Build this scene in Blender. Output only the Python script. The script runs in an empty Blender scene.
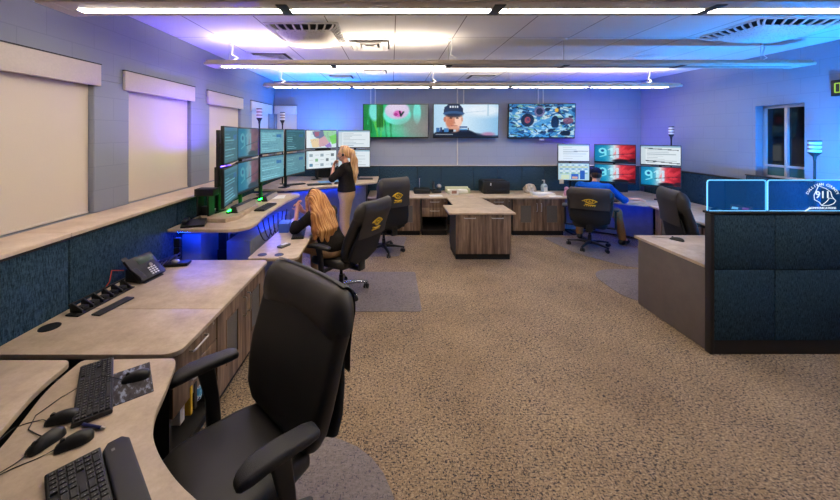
import bpy, bmesh, math, random
import numpy as np
from mathutils import Vector, Matrix
PI = math.pi
sc = bpy.context.scene
COL = sc.collection
# camera model: one-point perspective, eye height HE, focal length in pixels FP, vanishing point (VX, VY)
FP, VX, VY, HE = 345.0, 391.5, 133.5, 1.96
CEIL, XL, XR, YB, YN = 3.12, -2.60, 5.53, 7.65, -2.2

# ------------------------------------------------------------------ materials
def lin(c):
    out = []
    for v in c:
        v /= 255.0
        out.append(v / 12.92 if v <= 0.04045 else ((v + 0.055) / 1.055) ** 2.4)
    return out
class N:
    def __init__(s, name):
        s.m = bpy.data.materials.new(name); s.m.use_nodes = True
        s.t = s.m.node_tree; s.n = s.t.nodes; s.l = s.t.links
        s.b = s.n['Principled BSDF']; s.out = s.n['Material Output']
    def add(s, t, **kw):
        n = s.n.new(t)
        for k, v in kw.items():
            if hasattr(n, k): setattr(n, k, v)
        return n
    def set(s, n, k, v):
        if hasattr(v, 'links') or isinstance(v, bpy.types.NodeSocket): s.l.new(v, n.inputs[k])
        else: n.inputs[k].default_value = v
    def coord(s, kind='Object', scale=(1, 1, 1)):
        tc = s.add('ShaderNodeTexCoord'); mp = s.add('ShaderNodeMapping'); mp.inputs['Scale'].default_value = scale
        s.l.new(tc.outputs[kind], mp.inputs['Vector']); return mp.outputs['Vector']
    def noise(s, vec, scale, detail=3, rough=.55):
        n = s.add('ShaderNodeTexNoise'); s.l.new(vec, n.inputs['Vector'])
        n.inputs['Scale'].default_value = scale; n.inputs['Detail'].default_value = detail; n.inputs['Roughness'].default_value = rough
        return n.outputs['Fac']
    def ramp(s, fac, stops):
        r = s.add('ShaderNodeValToRGB'); e = r.color_ramp.elements
        while len(e) < len(stops): e.new(.5)
        for i, (p, c) in enumerate(stops): e[i].position = p; e[i].color = (*lin(c), 1)
        s.l.new(fac, r.inputs['Fac']); return r.outputs['Color']
    def mix(s, fac, a, b, mode='MIX'):
        m = s.add('ShaderNodeMix'); m.data_type = 'RGBA'; m.blend_type = mode
        for k, v in ((0, fac), (6, a), (7, b)):
            if isinstance(v, bpy.types.NodeSocket): s.l.new(v, m.inputs[k])
            elif k == 0: m.inputs[0].default_value = v
            else: m.inputs[k].default_value = (*v, 1)
        return m.outputs[2]
    def bump(s, fac, strength=.3, dist=.01):
        b = s.add('ShaderNodeBump'); b.inputs['Strength'].default_value = strength; b.inputs['Distance'].default_value = dist
        s.l.new(fac, b.inputs['Height']); s.l.new(b.outputs['Normal'], s.b.inputs['Normal'])
    def base(s, c, rough=.5, metal=0, spec=None):
        if isinstance(c, bpy.types.NodeSocket): s.l.new(c, s.b.inputs['Base Color'])
        else: s.b.inputs['Base Color'].default_value = (*lin(c), 1)
        s.b.inputs['Roughness'].default_value = rough; s.b.inputs['Metallic'].default_value = metal
        if spec is not None: s.b.inputs['Specular IOR Level'].default_value = spec
        return s
MATS = {}
def plain(name, c, rough=.5, metal=0, spec=None, nz=0, nscale=60, bump=0):
    if name in MATS: return MATS[name]
    n = N(name); n.base(c, rough, metal, spec)
    if nz or bump:
        f = n.noise(n.coord(), nscale)
        if nz:
            n.base(n.ramp(f, [(.25, tuple(max(0, v * (1 - nz)) for v in c)), (.75, tuple(min(255, v * (1 + nz)) for v in c))]), rough, metal, spec)
        if bump: n.bump(f, bump, .004)
    MATS[name] = n.m; return n.m
def emit(name, c, strength):
    if name in MATS: return MATS[name]
    n = N(name); n.base((20, 20, 20), .5)
    n.b.inputs['Emission Color'].default_value = (*lin(c), 1); n.b.inputs['Emission Strength'].default_value = strength
    MATS[name] = n.m; return n.m
def wood(name, dark, mid, light):
    n = N(name)
    v = n.coord('Object', (1, 1, .07)); a = n.noise(v, 34, 5, .62)
    v2 = n.coord('Object', (1, 1, .02)); b = n.noise(v2, 11, 2, .5)
    c1 = n.ramp(a, [(.28, dark), (.52, mid), (.78, light)])
    c2 = n.ramp(b, [(.38, (170, 160, 150)), (.58, (255, 255, 255))])
    n.base(n.mix(.75, c1, c2, 'MULTIPLY'), .55); n.bump(a, .12, .003); MATS[name] = n.m; return n.m
def stone(name, a, b, c):
    n = N(name); v = n.coord('Object')
    f = n.noise(v, 5.5, 8, .66); g = n.noise(v, 60, 3, .5)
    col = n.ramp(f, [(.3, a), (.52, b), (.72, c)])
    col = n.mix(.05, col, n.ramp(g, [(.3, (80, 66, 52)), (.7, (240, 225, 205))]))
    n.base(col, .42, spec=.35); MATS[name] = n.m; return n.m
def wallmat():
    n = N('painted block wall')
    g = n.add('ShaderNodeNewGeometry'); sp = n.add('ShaderNodeSeparateXYZ'); n.l.new(g.outputs['Position'], sp.inputs[0])
    ad = n.add('ShaderNodeMath', operation='ADD'); n.l.new(sp.outputs[0], ad.inputs[0]); n.l.new(sp.outputs[1], ad.inputs[1])
    cb = n.add('ShaderNodeCombineXYZ'); n.l.new(ad.outputs[0], cb.inputs[0]); n.l.new(sp.outputs[2], cb.inputs[1])
    br = n.add('ShaderNodeTexBrick'); n.l.new(cb.outputs[0], br.inputs['Vector'])
    br.inputs['Scale'].default_value = 1; br.inputs['Brick Width'].default_value = .416; br.inputs['Row Height'].default_value = .208
    br.inputs['Mortar Size'].default_value = .005; br.inputs['Mortar Smooth'].default_value = .6
    br.inputs['Color1'].default_value = (*lin((144, 150, 165)), 1); br.inputs['Color2'].default_value = (*lin((142, 148, 163)), 1)
    br.inputs['Mortar'].default_value = (*lin((134, 140, 155)), 1)
    n.base(br.outputs['Color'], .62, spec=.3)
    nz = n.noise(g.outputs['Position'], 90, 3)
    inv = n.add('ShaderNodeMath', operation='MULTIPLY_ADD'); n.l.new(br.outputs['Fac'], inv.inputs[0]); inv.inputs[1].default_value = -1; n.l.new(nz, inv.inputs[2])
    n.bump(inv.outputs[0], .13, .005); return n.m
def fabric(name, a, b):
    n = N(name)
    v = n.coord('Object', (1, 1, .16)); f = n.noise(v, 190, 3, .6)
    v2 = n.coord('Object', (1, 1, 6)); g = n.noise(v2, 40, 2, .5)
    ad = n.add('ShaderNodeMath', operation='MULTIPLY_ADD'); n.l.new(g, ad.inputs[0]); ad.inputs[1].default_value = .35; n.l.new(f, ad.inputs[2])
    n.base(n.ramp(ad.outputs[0], [(.5, a), (.62, tuple((x + y) / 2 for x, y in zip(a, b))), (.84, b)]), .9, spec=.1); n.bump(f, .3, .003); MATS[name] = n.m; return n.m
def carpet(name, cols, dark, amt):
    n = N(name)
    g = n.add('ShaderNodeNewGeometry')
    def mp(sx, sy):
        m = n.add('ShaderNodeMapping'); m.inputs['Scale'].default_value = (sx, sy, 1); n.l.new(g.outputs['Position'], m.inputs['Vector']); return m.outputs['Vector']
    f = n.noise(mp(.6, 1), 95, 3, .7); c = n.ramp(f, [(.3, cols[0]), (.5, cols[1]), (.7, cols[2])])
    big = n.noise(mp(1, 1), 1.3, 3, .6)
    c = n.mix(.2, c, n.ramp(big, [(.35, cols[0]), (.65, cols[2])]))
    d = n.noise(mp(1, .4), 122, 2, .6); e = n.noise(mp(.4, 1), 100, 2, .6); cl = n.noise(mp(1, 1), 2.2, 4, .7)
    mx = n.add('ShaderNodeMath', operation='MAXIMUM'); n.l.new(d, mx.inputs[0]); n.l.new(e, mx.inputs[1])
    sm = n.add('ShaderNodeMath', operation='MULTIPLY_ADD'); n.l.new(cl, sm.inputs[0]); sm.inputs[1].default_value = .14; n.l.new(mx.outputs[0], sm.inputs[2])
    st = n.add('ShaderNodeMapRange'); n.l.new(sm.outputs[0], st.inputs[0]); st.inputs[1].default_value = amt; st.inputs[2].default_value = amt + .07
    n.base(n.mix(st.outputs[0], c, tuple(lin(dark))), .95, spec=.05); n.bump(f, .25, .004); return n.m
def ceilmat():
    n = N('acoustic ceiling tile')
    g = n.add('ShaderNodeNewGeometry'); mp = n.add('ShaderNodeMapping')
    mp.inputs['Location'].default_value = (-.04 + .703 * 8, -4.16 + 1.41 * 6, 0); n.l.new(g.outputs['Position'], mp.inputs['Vector'])
    br = n.add('ShaderNodeTexBrick'); br.offset = 0; br.squash = 1; n.l.new(mp.outputs[0], br.inputs['Vector'])
    br.inputs['Scale'].default_value = 1; br.inputs['Brick Width'].default_value = .703; br.inputs['Row Height'].default_value = 1.41
    br.inputs['Mortar Size'].default_value = .006; br.inputs['Mortar Smooth'].default_value = .2
    br.inputs['Color1'].default_value = br.inputs['Color2'].default_value = (*lin((226, 226, 226)), 1); br.inputs['Mortar'].default_value = (*lin((120, 116, 112)), 1)
    f = n.noise(g.outputs['Position'], 150, 2)
    n.base(n.mix(.12, br.outputs['Color'], n.ramp(f, [(.35, (150, 150, 150)), (.6, (240, 240, 240))])), .9, spec=.1)
    n.bump(f, .15, .003); return n.m
def leather(name, c, rough=.45):
    n = N(name); v = n.coord('Object'); f = n.noise(v, 260, 2); g = n.noise(v, 5, 2)
    n.base(n.ramp(g, [(.3, tuple(x * .88 for x in c)), (.7, c)]), rough, spec=.38); n.bump(f, .12, .0015); MATS[name] = n.m; return n.m
def hairmat(name, a, b, c, sc3=(.1, 1, .04)):
    n = N(name); v = n.coord('Object', sc3); f = n.noise(v, 110, 1.5, .5)
    n.base(n.ramp(f, [(.3, a), (.5, b), (.72, c)]), .5, spec=.3); n.bump(f, .28, .004); return n.m
def acrylicmat():
    n = N('edge lit blue acrylic'); tr = n.add('ShaderNodeBsdfTransparent'); tr.inputs[0].default_value = (.42, .72, .93, 1)
    em = n.add('ShaderNodeEmission'); em.inputs[0].default_value = (*lin((0, 112, 200)), 1); em.inputs[1].default_value = .10
    ad = n.add('ShaderNodeAddShader'); n.l.new(tr.outputs[0], ad.inputs[0]); n.l.new(em.outputs[0], ad.inputs[1])
    gl = n.add('ShaderNodeBsdfGlossy'); gl.inputs['Roughness'].default_value = .05
    fr = n.add('ShaderNodeMixShader'); fr.inputs[0].default_value = .05; n.l.new(ad.outputs[0], fr.inputs[1]); n.l.new(gl.outputs[0], fr.inputs[2])
    n.l.new(fr.outputs[0], n.out.inputs[0]); return n.m
def screenmat():
    n = N('lit screen'); n.base((8, 8, 10), .35, spec=.25)
    at = n.add('ShaderNodeVertexColor'); at.layer_name = 'Col'
    n.l.new(at.outputs['Color'], n.b.inputs['Emission Color']); n.b.inputs['Emission Strength'].default_value = 1.0; return n.m

M = {}
M['wall'] = wallmat(); M['ceil'] = ceilmat()
M['carpet'] = carpet('woven tan carpet', [(102, 84, 64), (149, 126, 100), (189, 167, 139)], (56, 54, 58), .632)
M['mat'] = carpet('grey carpet inset', [(108, 99, 96), (124, 115, 112), (142, 132, 128)], (88, 82, 90), .665)
M['wood'] = wood('weathered oak laminate', (82, 62, 48), (138, 113, 90), (184, 156, 128))
M['stone'] = stone('beige stone laminate', (166, 146, 124), (188, 168, 144), (206, 188, 166))
M['edge'] = plain('laminate edge band', (176, 152, 124), .5, nz=.06, nscale=20)
M['cream'] = stone('cream ledge laminate', (206, 182, 156), (220, 198, 174), (230, 210, 188))
M['navy'] = fabric('navy woven fabric', (18, 33, 43), (60, 84, 100))
M['black'] = plain('black plastic', (18, 18, 19), .45, nz=.15)
M['blackm'] = plain('matte black', (12, 12, 13), .7)
M['darkpan'] = plain('dark laminate', (34, 31, 29), .6, nz=.1, nscale=12)
M['taupe'] = plain('taupe laminate', (97, 87, 79), .55, nz=.05, nscale=9)
M['trimblk'] = plain('dark bronze trim', (26, 22, 22), .5)
M['chrome'] = plain('brushed nickel', (190, 186, 180), .3, .9)
M['polish'] = plain('polished aluminium', (205, 205, 205), .22, 1)
M['bronze'] = plain('taupe fixture paint', (196, 186, 172), .45, nz=.04)
M['leath'] = leather('black leather', (46, 43, 41), .46)
M['leath2'] = leather('black cover leather', (58, 54, 51), .5)
M['rubber'] = plain('black soft pad', (38, 37, 38), .55, bump=.3, nscale=500)
M['blind'] = plain('cream blind fabric', (226, 212, 194), .85, nz=.02, nscale=200, spec=.15)
M['valance'] = plain('cream valance', (214, 202, 190), .7, nz=.02, spec=.2)
M['white'] = plain('white plastic', (225, 225, 225), .5, nz=.02)
M['paper'] = plain('white paper', (235, 233, 228), .8, nz=.02)
M['alu'] = plain('white aluminium frame', (196, 192, 196), .45, .2)
M['glassdk'] = plain('dark window glass', (10, 12, 15), .04, 0, .7); M['glassrefl'] = plain('glass with painted screen reflection', (58, 104, 112), .08, 0, .6)  # teal tint is the reflection of lit screens, painted into the glass colour
M['meshgrey'] = plain('grey mesh insert', (96, 92, 86), .6, nz=.25, nscale=420)
M['screen'] = screenmat(); M['acrylic'] = acrylicmat()
M['yellow'] = plain('yellow embroidery', (226, 186, 44), .7, nz=.12, nscale=300)
M['blueled'] = emit('blue light strip', (10, 60, 255), 95); M['blueled2'] = emit('dim blue light strip', (10, 60, 255), 45)
M['skin'] = plain('skin', (214, 156, 128), .55, nz=.05, nscale=30)
M['cable'] = plain('black cable', (20, 19, 19), .5)
M['base'] = plain('console base laminate', (112, 118, 130), .6, nz=.06, nscale=10)

# ------------------------------------------------------------------ mesh builder
class B:
    def __init__(s): s.bm = bmesh.new()
    def _merge(s, t, mi=0, M4=None):
        if M4 is not None: bmesh.ops.transform(t, matrix=M4, verts=t.verts)
        mp = [s.bm.verts.new(v.co) for v in t.verts]
        t.verts.index_update()
        for f in t.faces:
            try:
                g = s.bm.faces.new([mp[v.index] for v in f.verts]); g.material_index = mi if mi is not None else f.material_index
            except ValueError: pass
        t.free(); return s
    def box(s, a, b, bev=0, seg=2, mi=0, M4=None):
        t = bmesh.new(); bmesh.ops.create_cube(t, size=1)
        lo = [min(p, q) for p, q in zip(a, b)]; hi = [max(p, q) for p, q in zip(a, b)]
        for v in t.verts: v.co = [lo[i] + (v.co[i] + .5) * (hi[i] - lo[i]) for i in range(3)]
        if bev: bmesh.ops.bevel(t, geom=t.edges[:], offset=min(bev, .49 * min(h - l for h, l in zip(hi, lo))), segments=seg, profile=.5, affect='EDGES')
        return s._merge(t, mi, M4)
    def prism(s, poly, z0, z1, bev=0, seg=2, mi=0, M4=None):
        t = bmesh.new(); vs = [t.verts.new((p[0], p[1], z0)) for p in poly]
        f = t.faces.new(vs); f.normal_update()
        if f.normal.z > 0: f.normal_flip()
        r = bmesh.ops.extrude_face_region(t, geom=[f]); nv = [e for e in r['geom'] if isinstance(e, bmesh.types.BMVert)]
        bmesh.ops.translate(t, verts=nv, vec=(0, 0, z1 - z0))
        if bev:
            ed = [e for e in t.edges if abs(e.verts[0].co.z - e.verts[1].co.z) < 1e-6]
            bmesh.ops.bevel(t, geom=ed, offset=bev, segments=seg, profile=.5, affect='EDGES')
        return s._merge(t, mi, M4)
    def loft(s, secs, cap=True, mi=0, closed=False):
        rows = [[s.bm.verts.new(p) for p in sec] for sec in secs]; n = len(rows[0])
        pairs = list(zip(rows, rows[1:])) + ([(rows[-1], rows[0])] if closed else [])
        for r0, r1 in pairs:
            for i in range(n):
                try: s.bm.faces.new((r0[i], r0[(i + 1) % n], r1[(i + 1) % n], r1[i])).material_index = mi
                except ValueError: pass
        if cap and not closed:
            for r in (rows[0][::-1], rows[-1]):
                try: s.bm.faces.new(r).material_index = mi
                except ValueError: pass
        return s
    def tube(s, pts, r, n=8, mi=0, r1=None):
        pts = [Vector(p) for p in pts]; secs = []
        for i, p in enumerate(pts):
            d = (pts[min(i + 1, len(pts) - 1)] - pts[max(i - 1, 0)]).normalized()
            if i == 0: ref = Vector((0, 0, 1)) if abs(d.z) < .9 else Vector((1, 0, 0))
            u = d.cross(ref).normalized(); v = u.cross(d).normalized(); ref = v
            rr = r if r1 is None else r + (r1 - r) * i / (len(pts) - 1)
            secs.append([p + (u * math.cos(2 * PI * k / n) + v * math.sin(2 * PI * k / n)) * rr for k in range(n)])
        return s.loft(secs, True, mi)
    def cyl(s, a, b, r, r1=None, n=20, mi=0): return s.tube([a, b], r, n, mi, r1)
    def lathe(s, prof, c=(0, 0, 0), n=24, mi=0):
        return s.loft([[(c[0] + r * math.cos(2 * PI * k / n), c[1] + r * math.sin(2 * PI * k / n), c[2] + z) for k in range(n)] for r, z in prof], True, mi)
    def ell(s, c, r, n=16, mi=0, M4=None):
        t = bmesh.new(); bmesh.ops.create_uvsphere(t, u_segments=n, v_segments=max(6, n // 2), radius=1)
        for v in t.verts: v.co = Vector((v.co.x * r[0], v.co.y * r[1], v.co.z * r[2]))
        mm = Matrix.Translation(c) if M4 is None else Matrix.Translation(c) @ M4
        return s._merge(t, mi, mm)
    def quad(s, *p, mi=0):
        f = s.bm.faces.new([s.bm.verts.new(q) for q in p]); f.material_index = mi; return s
    def out(s, name, mats, parent=None, angle=38, loc=None, rotz=0):
        if not isinstance(mats, (list, tuple)): mats = [mats]
        bmesh.ops.recalc_face_normals(s.bm, faces=s.bm.faces[:])
        for f in s.bm.faces: f.smooth = True
        for e in s.bm.edges:
            if len(e.link_faces) == 2: e.smooth = e.calc_face_angle(0) < math.radians(angle)
        me = bpy.data.meshes.new(name); s.bm.to_mesh(me); s.bm.free()
        for m in mats: me.materials.append(m)
        o = bpy.data.objects.new(name, me); COL.objects.link(o)
        if parent is not None: o.parent = parent
        if loc is not None: o.location = loc
        if rotz: o.rotation_euler.z = rotz
        return o
def thing(name, label, cat, loc=(0, 0, 0), rotz=0, group=None):
    o = bpy.data.objects.new(name, None); COL.objects.link(o); o.empty_display_size = .1
    o.location = loc; o.rotation_euler.z = rotz; return tag(o, label, cat, group)
def tag(o, label, cat, group=None):
    o['label'] = label; o['category'] = cat
    if group: o['group'] = group
    return o
def struct(o): o['kind'] = 'structure'; return o
def dup(root, loc, rotz, label, group=None, name=None):
    r = root.copy(); COL.objects.link(r); r.location = loc; r.rotation_euler.z = rotz; r['label'] = label
    if group: r['group'] = group
    for ch in list(root.children):
        c = ch.copy(); COL.objects.link(c); c.parent = r
        for g in list(ch.children):
            d = g.copy(); COL.objects.link(d); d.parent = c
    return r
def rr(w, t, r, k=4):
    r = min(r, w / 2 - 1e-4, t / 2 - 1e-4); out = []
    for cx, cy, a0 in ((w / 2 - r, t / 2 - r, 0), (-w / 2 + r, t / 2 - r, 90), (-w / 2 + r, -t / 2 + r, 180), (w / 2 - r, -t / 2 + r, 270)):
        for i in range(k + 1):
            a = math.radians(a0 + 90 * i / k); out.append((cx + r * math.cos(a), cy + r * math.sin(a)))
    return out
def sec(c, u, v, w, t, r, k=4):
    c, u, v = Vector(c), Vector(u), Vector(v); return [c + u * a + v * b for a, b in rr(w, t, r, k)]
def bez(p0, p1, p2, n=10): return [tuple((1 - t) ** 2 * a + 2 * t * (1 - t) * b + t * t * c for a, b, c in zip(p0, p1, p2)) for t in [i / n for i in range(n + 1)]]
def smooth_poly(pts, rad, k=5):
    """round the corners of a 2-D polygon; rad: one radius or a list"""
    n = len(pts); out = []
    for i in range(n):
        p0, p1, p2 = Vector(pts[i - 1]), Vector(pts[i]), Vector(pts[(i + 1) % n]); r = rad[i] if isinstance(rad, (list, tuple)) else rad
        if r <= 0: out.append(tuple(p1)); continue
        a, b = (p0 - p1), (p2 - p1); r = min(r, a.length * .45, b.length * .45)
        out += [q[:2] for q in bez(tuple(p1 + a.normalized() * r), tuple(p1), tuple(p1 + b.normalized() * r), k)]
    return out

# ------------------------------------------------------------------ tiny painter for lit screens
FONT = {'0': '0111010001100111010111001100010111000000'[:35], '9': '01110100011000101111000010001001100', '1': '00100011000010000100001000010001110'}
class Pic:
    def __init__(s, w, h, c=(0, 0, 0)):
        s.w, s.h = w, h; s.a = np.zeros((h, w, 3)); s.a[:] = np.array(c) / 255.
        yy, xx = np.mgrid[0:h, 0:w]; s.x = (xx + .5) / w; s.y = (yy + .5) / h
    def put(s, m, c, al=1.):
        m = (np.clip(m, 0, 1) * al)[..., None]; s.a = s.a * (1 - m) + np.array(c) / 255. * m; return s
    def rect(s, x0, y0, x1, y1, c, al=1.): return s.put(((s.x >= x0) & (s.x < x1) & (s.y >= y0) & (s.y < y1)).astype(float), c, al)
    def ell(s, cx, cy, rx, ry, c, al=1., soft=.12, rot=0):
        dx, dy = s.x - cx, s.y - cy; ca, sa = math.cos(rot), math.sin(rot)
        d = np.sqrt(((dx * ca + dy * sa) / rx) ** 2 + ((-dx * sa + dy * ca) / ry) ** 2); return s.put((1 - d) / soft + .5, c, al)
    def line(s, x0, y0, x1, y1, w, c, al=1.):
        dx, dy = x1 - x0, y1 - y0; t = np.clip(((s.x - x0) * dx + (s.y - y0) * dy) / (dx * dx + dy * dy), 0, 1)
        d = np.hypot(s.x - x0 - t * dx, s.y - y0 - t * dy); return s.put((w - d) / (w * .5) + .3, c, al)
    def poly(s, pts, c, al=1.):
        ins = np.zeros(s.x.shape, bool); n = len(pts)
        for i in range(n):
            (x0, y0), (x1, y1) = pts[i], pts[(i + 1) % n]
            if y0 == y1: continue
            cr = ((y0 > s.y) != (y1 > s.y)) & (s.x < (x1 - x0) * (s.y - y0) / (y1 - y0) + x0); ins ^= cr
        return s.put(ins.astype(float), c, al)
    def grad(s, x0, c0, x1, c1):
        t = np.clip((s.x - x0) / (x1 - x0), 0, 1)[..., None]; s.a = np.where(((s.x >= x0) & (s.x <= x1))[..., None], (np.array(c0) * (1 - t) + np.array(c1) * t) / 255., s.a); return s
    def noise(s, amt, seed=1, cell=2):
        r = np.random.RandomState(seed); n = r.rand(s.h // cell + 2, s.w // cell + 2, 1).repeat(cell, 0).repeat(cell, 1)[:s.h, :s.w]
        s.a = np.clip(s.a + (n - .5) * amt, 0, 1); return s
    def nine(s, x, y, w, h, c, al=1.):
        s.ell(x + w / 2, y + h * .3, w / 2, h * .3, c, al); s.ell(x + w / 2, y + h * .3, w * .22, h * .13, (20, 110, 170), al)
        s.rect(x + w * .72, y + h * .3, x + w, y + h * .8, c, al); s.line(x + w * .86, y + h * .78, x + w * .2, y + h * .95, w * .13, c, al); return s
    def one(s, x, y, w, h, c, al=1.): s.rect(x + w * .35, y, x + w * .75, y + h, c, al); s.line(x + w * .5, y + h * .03, x + w * .1, y + h * .22, w * .13, c, al); return s
def screen_mesh(name, pic, w, h, parent, y=-.001, z0=0, mat=None):
    """flat screen facing local -y, centred in x, from z0 up to z0+h"""
    nx, ny = pic.w, pic.h
    xs = (np.arange(nx + 1) / nx - .5) * w; zs = z0 + h - np.arange(ny + 1) / ny * h
    vv = np.zeros(((ny + 1), (nx + 1), 3)); vv[..., 0] = xs[None]; vv[..., 1] = y; vv[..., 2] = zs[:, None]
    idx = np.arange((ny + 1) * (nx + 1)).reshape(ny + 1, nx + 1)
    fs = np.stack([idx[1:, :-1], idx[1:, 1:], idx[:-1, 1:], idx[:-1, :-1]], -1).reshape(-1, 4)
    me = bpy.data.meshes.new(name); me.from_pydata(vv.reshape(-1, 3).tolist(), [], fs.tolist())
    a = pic.a; l = np.where(a <= .04045, a / 12.92, ((a + .055) / 1.055) ** 2.4)
    att = me.color_attributes.new('Col', 'FLOAT_COLOR', 'CORNER')
    c = np.ones((nx * ny, 4, 4), np.float32); c[..., :3] = l.reshape(-1, 1, 3)
    att.data.foreach_set('color', c.ravel()); me.materials.append(mat or M['screen'])
    o = bpy.data.objects.new(name, me); COL.objects.link(o); o.parent = parent; return o
def pic_window(seed=0, w=64, h=36, bg=(222, 232, 238), rows=9, side=True):
    r = random.Random(seed); p = Pic(w, h, bg); p.rect(0, 0, 1, .08, (150, 185, 205))
    if side: p.rect(0, .08, .13, 1, (200, 215, 222))
    for i in range(rows):
        y = .16 + i * .8 / rows; p.rect(.16, y, .16 + r.uniform(.2, .75), y + .035, r.choice([(170, 185, 195), (150, 175, 190), (190, 200, 205)]))
    return p
def pic_teal(seed=0, deep=False):
    r = random.Random(seed); p = Pic(56, 34, (86, 136, 150) if not deep else (40, 92, 104))
    p.rect(0, 0, 1, .1, (60, 110, 130))
    for i in range(9):
        y = .17 + i * .088; p.rect(.06, y, .06 + r.uniform(.2, .8), y + .035, r.choice([(70, 120, 138), (110, 165, 178), (120, 180, 190)]))
    p.rect(.66, .2, .9, .36, (34, 92, 140)); p.noise(.05, seed, 2); return p
def pic_bars(seed=0):
    p = Pic(64, 38, (176, 208, 220))
    for i in range(5):
        y = .06 + i * .12; p.rect(.04, y, .95, y + .085, [(188, 214, 224), (196, 205, 150), (150, 190, 214), (214, 226, 226), (160, 200, 160)][i % 5])
        for j in range(9): p.rect(.06 + j * .1, y + .02, .12 + j * .1, y + .06, [(110, 150, 185), (225, 235, 235)][(i + j) % 2])
    p.rect(.1, .68, .36, .94, (206, 220, 190)); p.rect(.42, .62, .66, .95, (44, 92, 190)); p.rect(.70, .42, .86, .95, (40, 84, 170)); p.rect(.45, .78, .62, .93, (216, 170, 140))
    return p
def pic_911():
    p = Pic(76, 44); p.grad(0, (10, 120, 175), .22, (20, 140, 185)); p.grad(.22, (20, 140, 185), .5, (225, 232, 238)); p.grad(.5, (225, 232, 238), .68, (215, 70, 84)); p.grad(.68, (215, 70, 84), 1, (150, 14, 26))
    for i, (cx, cy, rx, ry) in enumerate([(.62, .3, .05, .3), (.74, .35, .08, .12), (.82, .55, .1, .08), (.9, .3, .06, .2), (.7, .75, .1, .08)]): p.ell(cx, cy, rx, ry, (250, 110, 116), .5, .6, .5)
    p.ell(.15, .5, .2, .5, (40, 200, 220), .35, .9)
    p.nine(.1, .16, .2, .56, (150, 232, 246)); p.one(.33, .16, .17, .56, (196, 236, 246)); p.one(.48, .16, .17, .56, (214, 226, 240))
    p.line(.36, .6, .98, .46, .014, (30, 40, 60)); p.ell(.66, .9, .2, .1, (20, 16, 24), .9, .5); p.ell(.95, .85, .1, .1, (60, 6, 14), .9, .5)
    p.rect(0, .95, 1, 1, (16, 60, 80)); p.noise(.08, 4, 1); p.a = p.a ** 1.3; return p
def pic_map():
    p = Pic(64, 36, (214, 232, 236)); rg = random.Random(3)
    for pts, c in (([(.18, .05), (.55, 0), (.6, .3), (.4, .5), (.25, .35)], (98, 110, 150)), ([(.55, 0), (1, 0), (1, .6), (.75, .7), (.58, .3)], (150, 205, 160)), ([(.75, .35), (1, .2), (1, .75), (.85, .8)], (120, 210, 90)), ([(.4, .5), (.6, .3), (.75, .7), (.6, .9), (.42, .95)], (206, 160, 170)), ([(.6, .9), (.78, .68), (.85, .95), (.7, 1)], (150, 120, 200)), ([(.12, .5), (.4, .45), (.42, .95), (.2, .98)], (232, 205, 160)), ([(.25, .1), (.42, .08), (.4, .3), (.3, .35)], (170, 96, 120))):
        p.poly(pts, c, .92)
    for i in range(10): p.line(rg.random(), rg.random(), rg.random(), rg.random(), .006, (120, 130, 150), .5)
    p.rect(0, 0, .12, 1, (228, 236, 240)); return p
def pic_icons():
    p = Pic(64, 36, (226, 236, 240)); rg = random.Random(8)
    for i in range(5):
        for j in range(3):
            x, y = .1 + i * .18, .16 + j * .28
            if (i + j) % 2 == 0: p.rect(x, y, x + .1, y + .16, rg.choice([(110, 125, 130), (150, 170, 180), (90, 140, 170), (130, 180, 140)]))
            else: p.rect(x, y + .05, x + .12, y + .08, (180, 190, 195))
    p.rect(0, 0, .06, 1, (190, 214, 224)); return p
def pic_flower():
    p = Pic(130, 68, (26, 150, 90)); p.grad(0, (18, 120, 50), .35, (40, 190, 120)); p.grad(.35, (40, 190, 120), .62, (70, 190, 150)); p.grad(.62, (90, 185, 160), 1, (120, 120, 120))
    rg = random.Random(5)
    for i in range(26):
        x = rg.uniform(.02, .5); p.line(x, rg.uniform(-.1, .5), x + rg.uniform(-.03, .06), rg.uniform(.6, 1.1), rg.uniform(.006, .016), rg.choice([(8, 96, 40), (60, 214, 130), (14, 130, 60), (110, 200, 60)]), .6)
    p.ell(.17, .2, .085, .3, (120, 226, 220), .95, .3); p.rect(.2, 0, .31, .7, (30, 96, 30), .8); p.ell(.83, .25, .06, .34, (120, 226, 214), .95, .3)
    p.ell(.52, .32, .215, .3, (110, 236, 214), 1, .14); p.ell(.52, .18, .19, .27, (206, 196, 226), 1, .2); p.ell(.52, .12, .16, .16, (222, 206, 232), .8, .5)
    p.ell(.54, .28, .075, .1, (214, 90, 180), .9, .5); p.line(.56, .2, .58, .36, .014, (20, 20, 40)); p.line(.62, .22, .58, .34, .016, (30, 70, 60)); p.ell(.5, .3, .03, .05, (160, 40, 130), .8)
    p.ell(.8, .7, .3, .3, (150, 136, 132), .55, .9); p.ell(.45, .8, .2, .16, (120, 214, 180), .4, .8); p.noise(.07, 2, 1); return p
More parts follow.
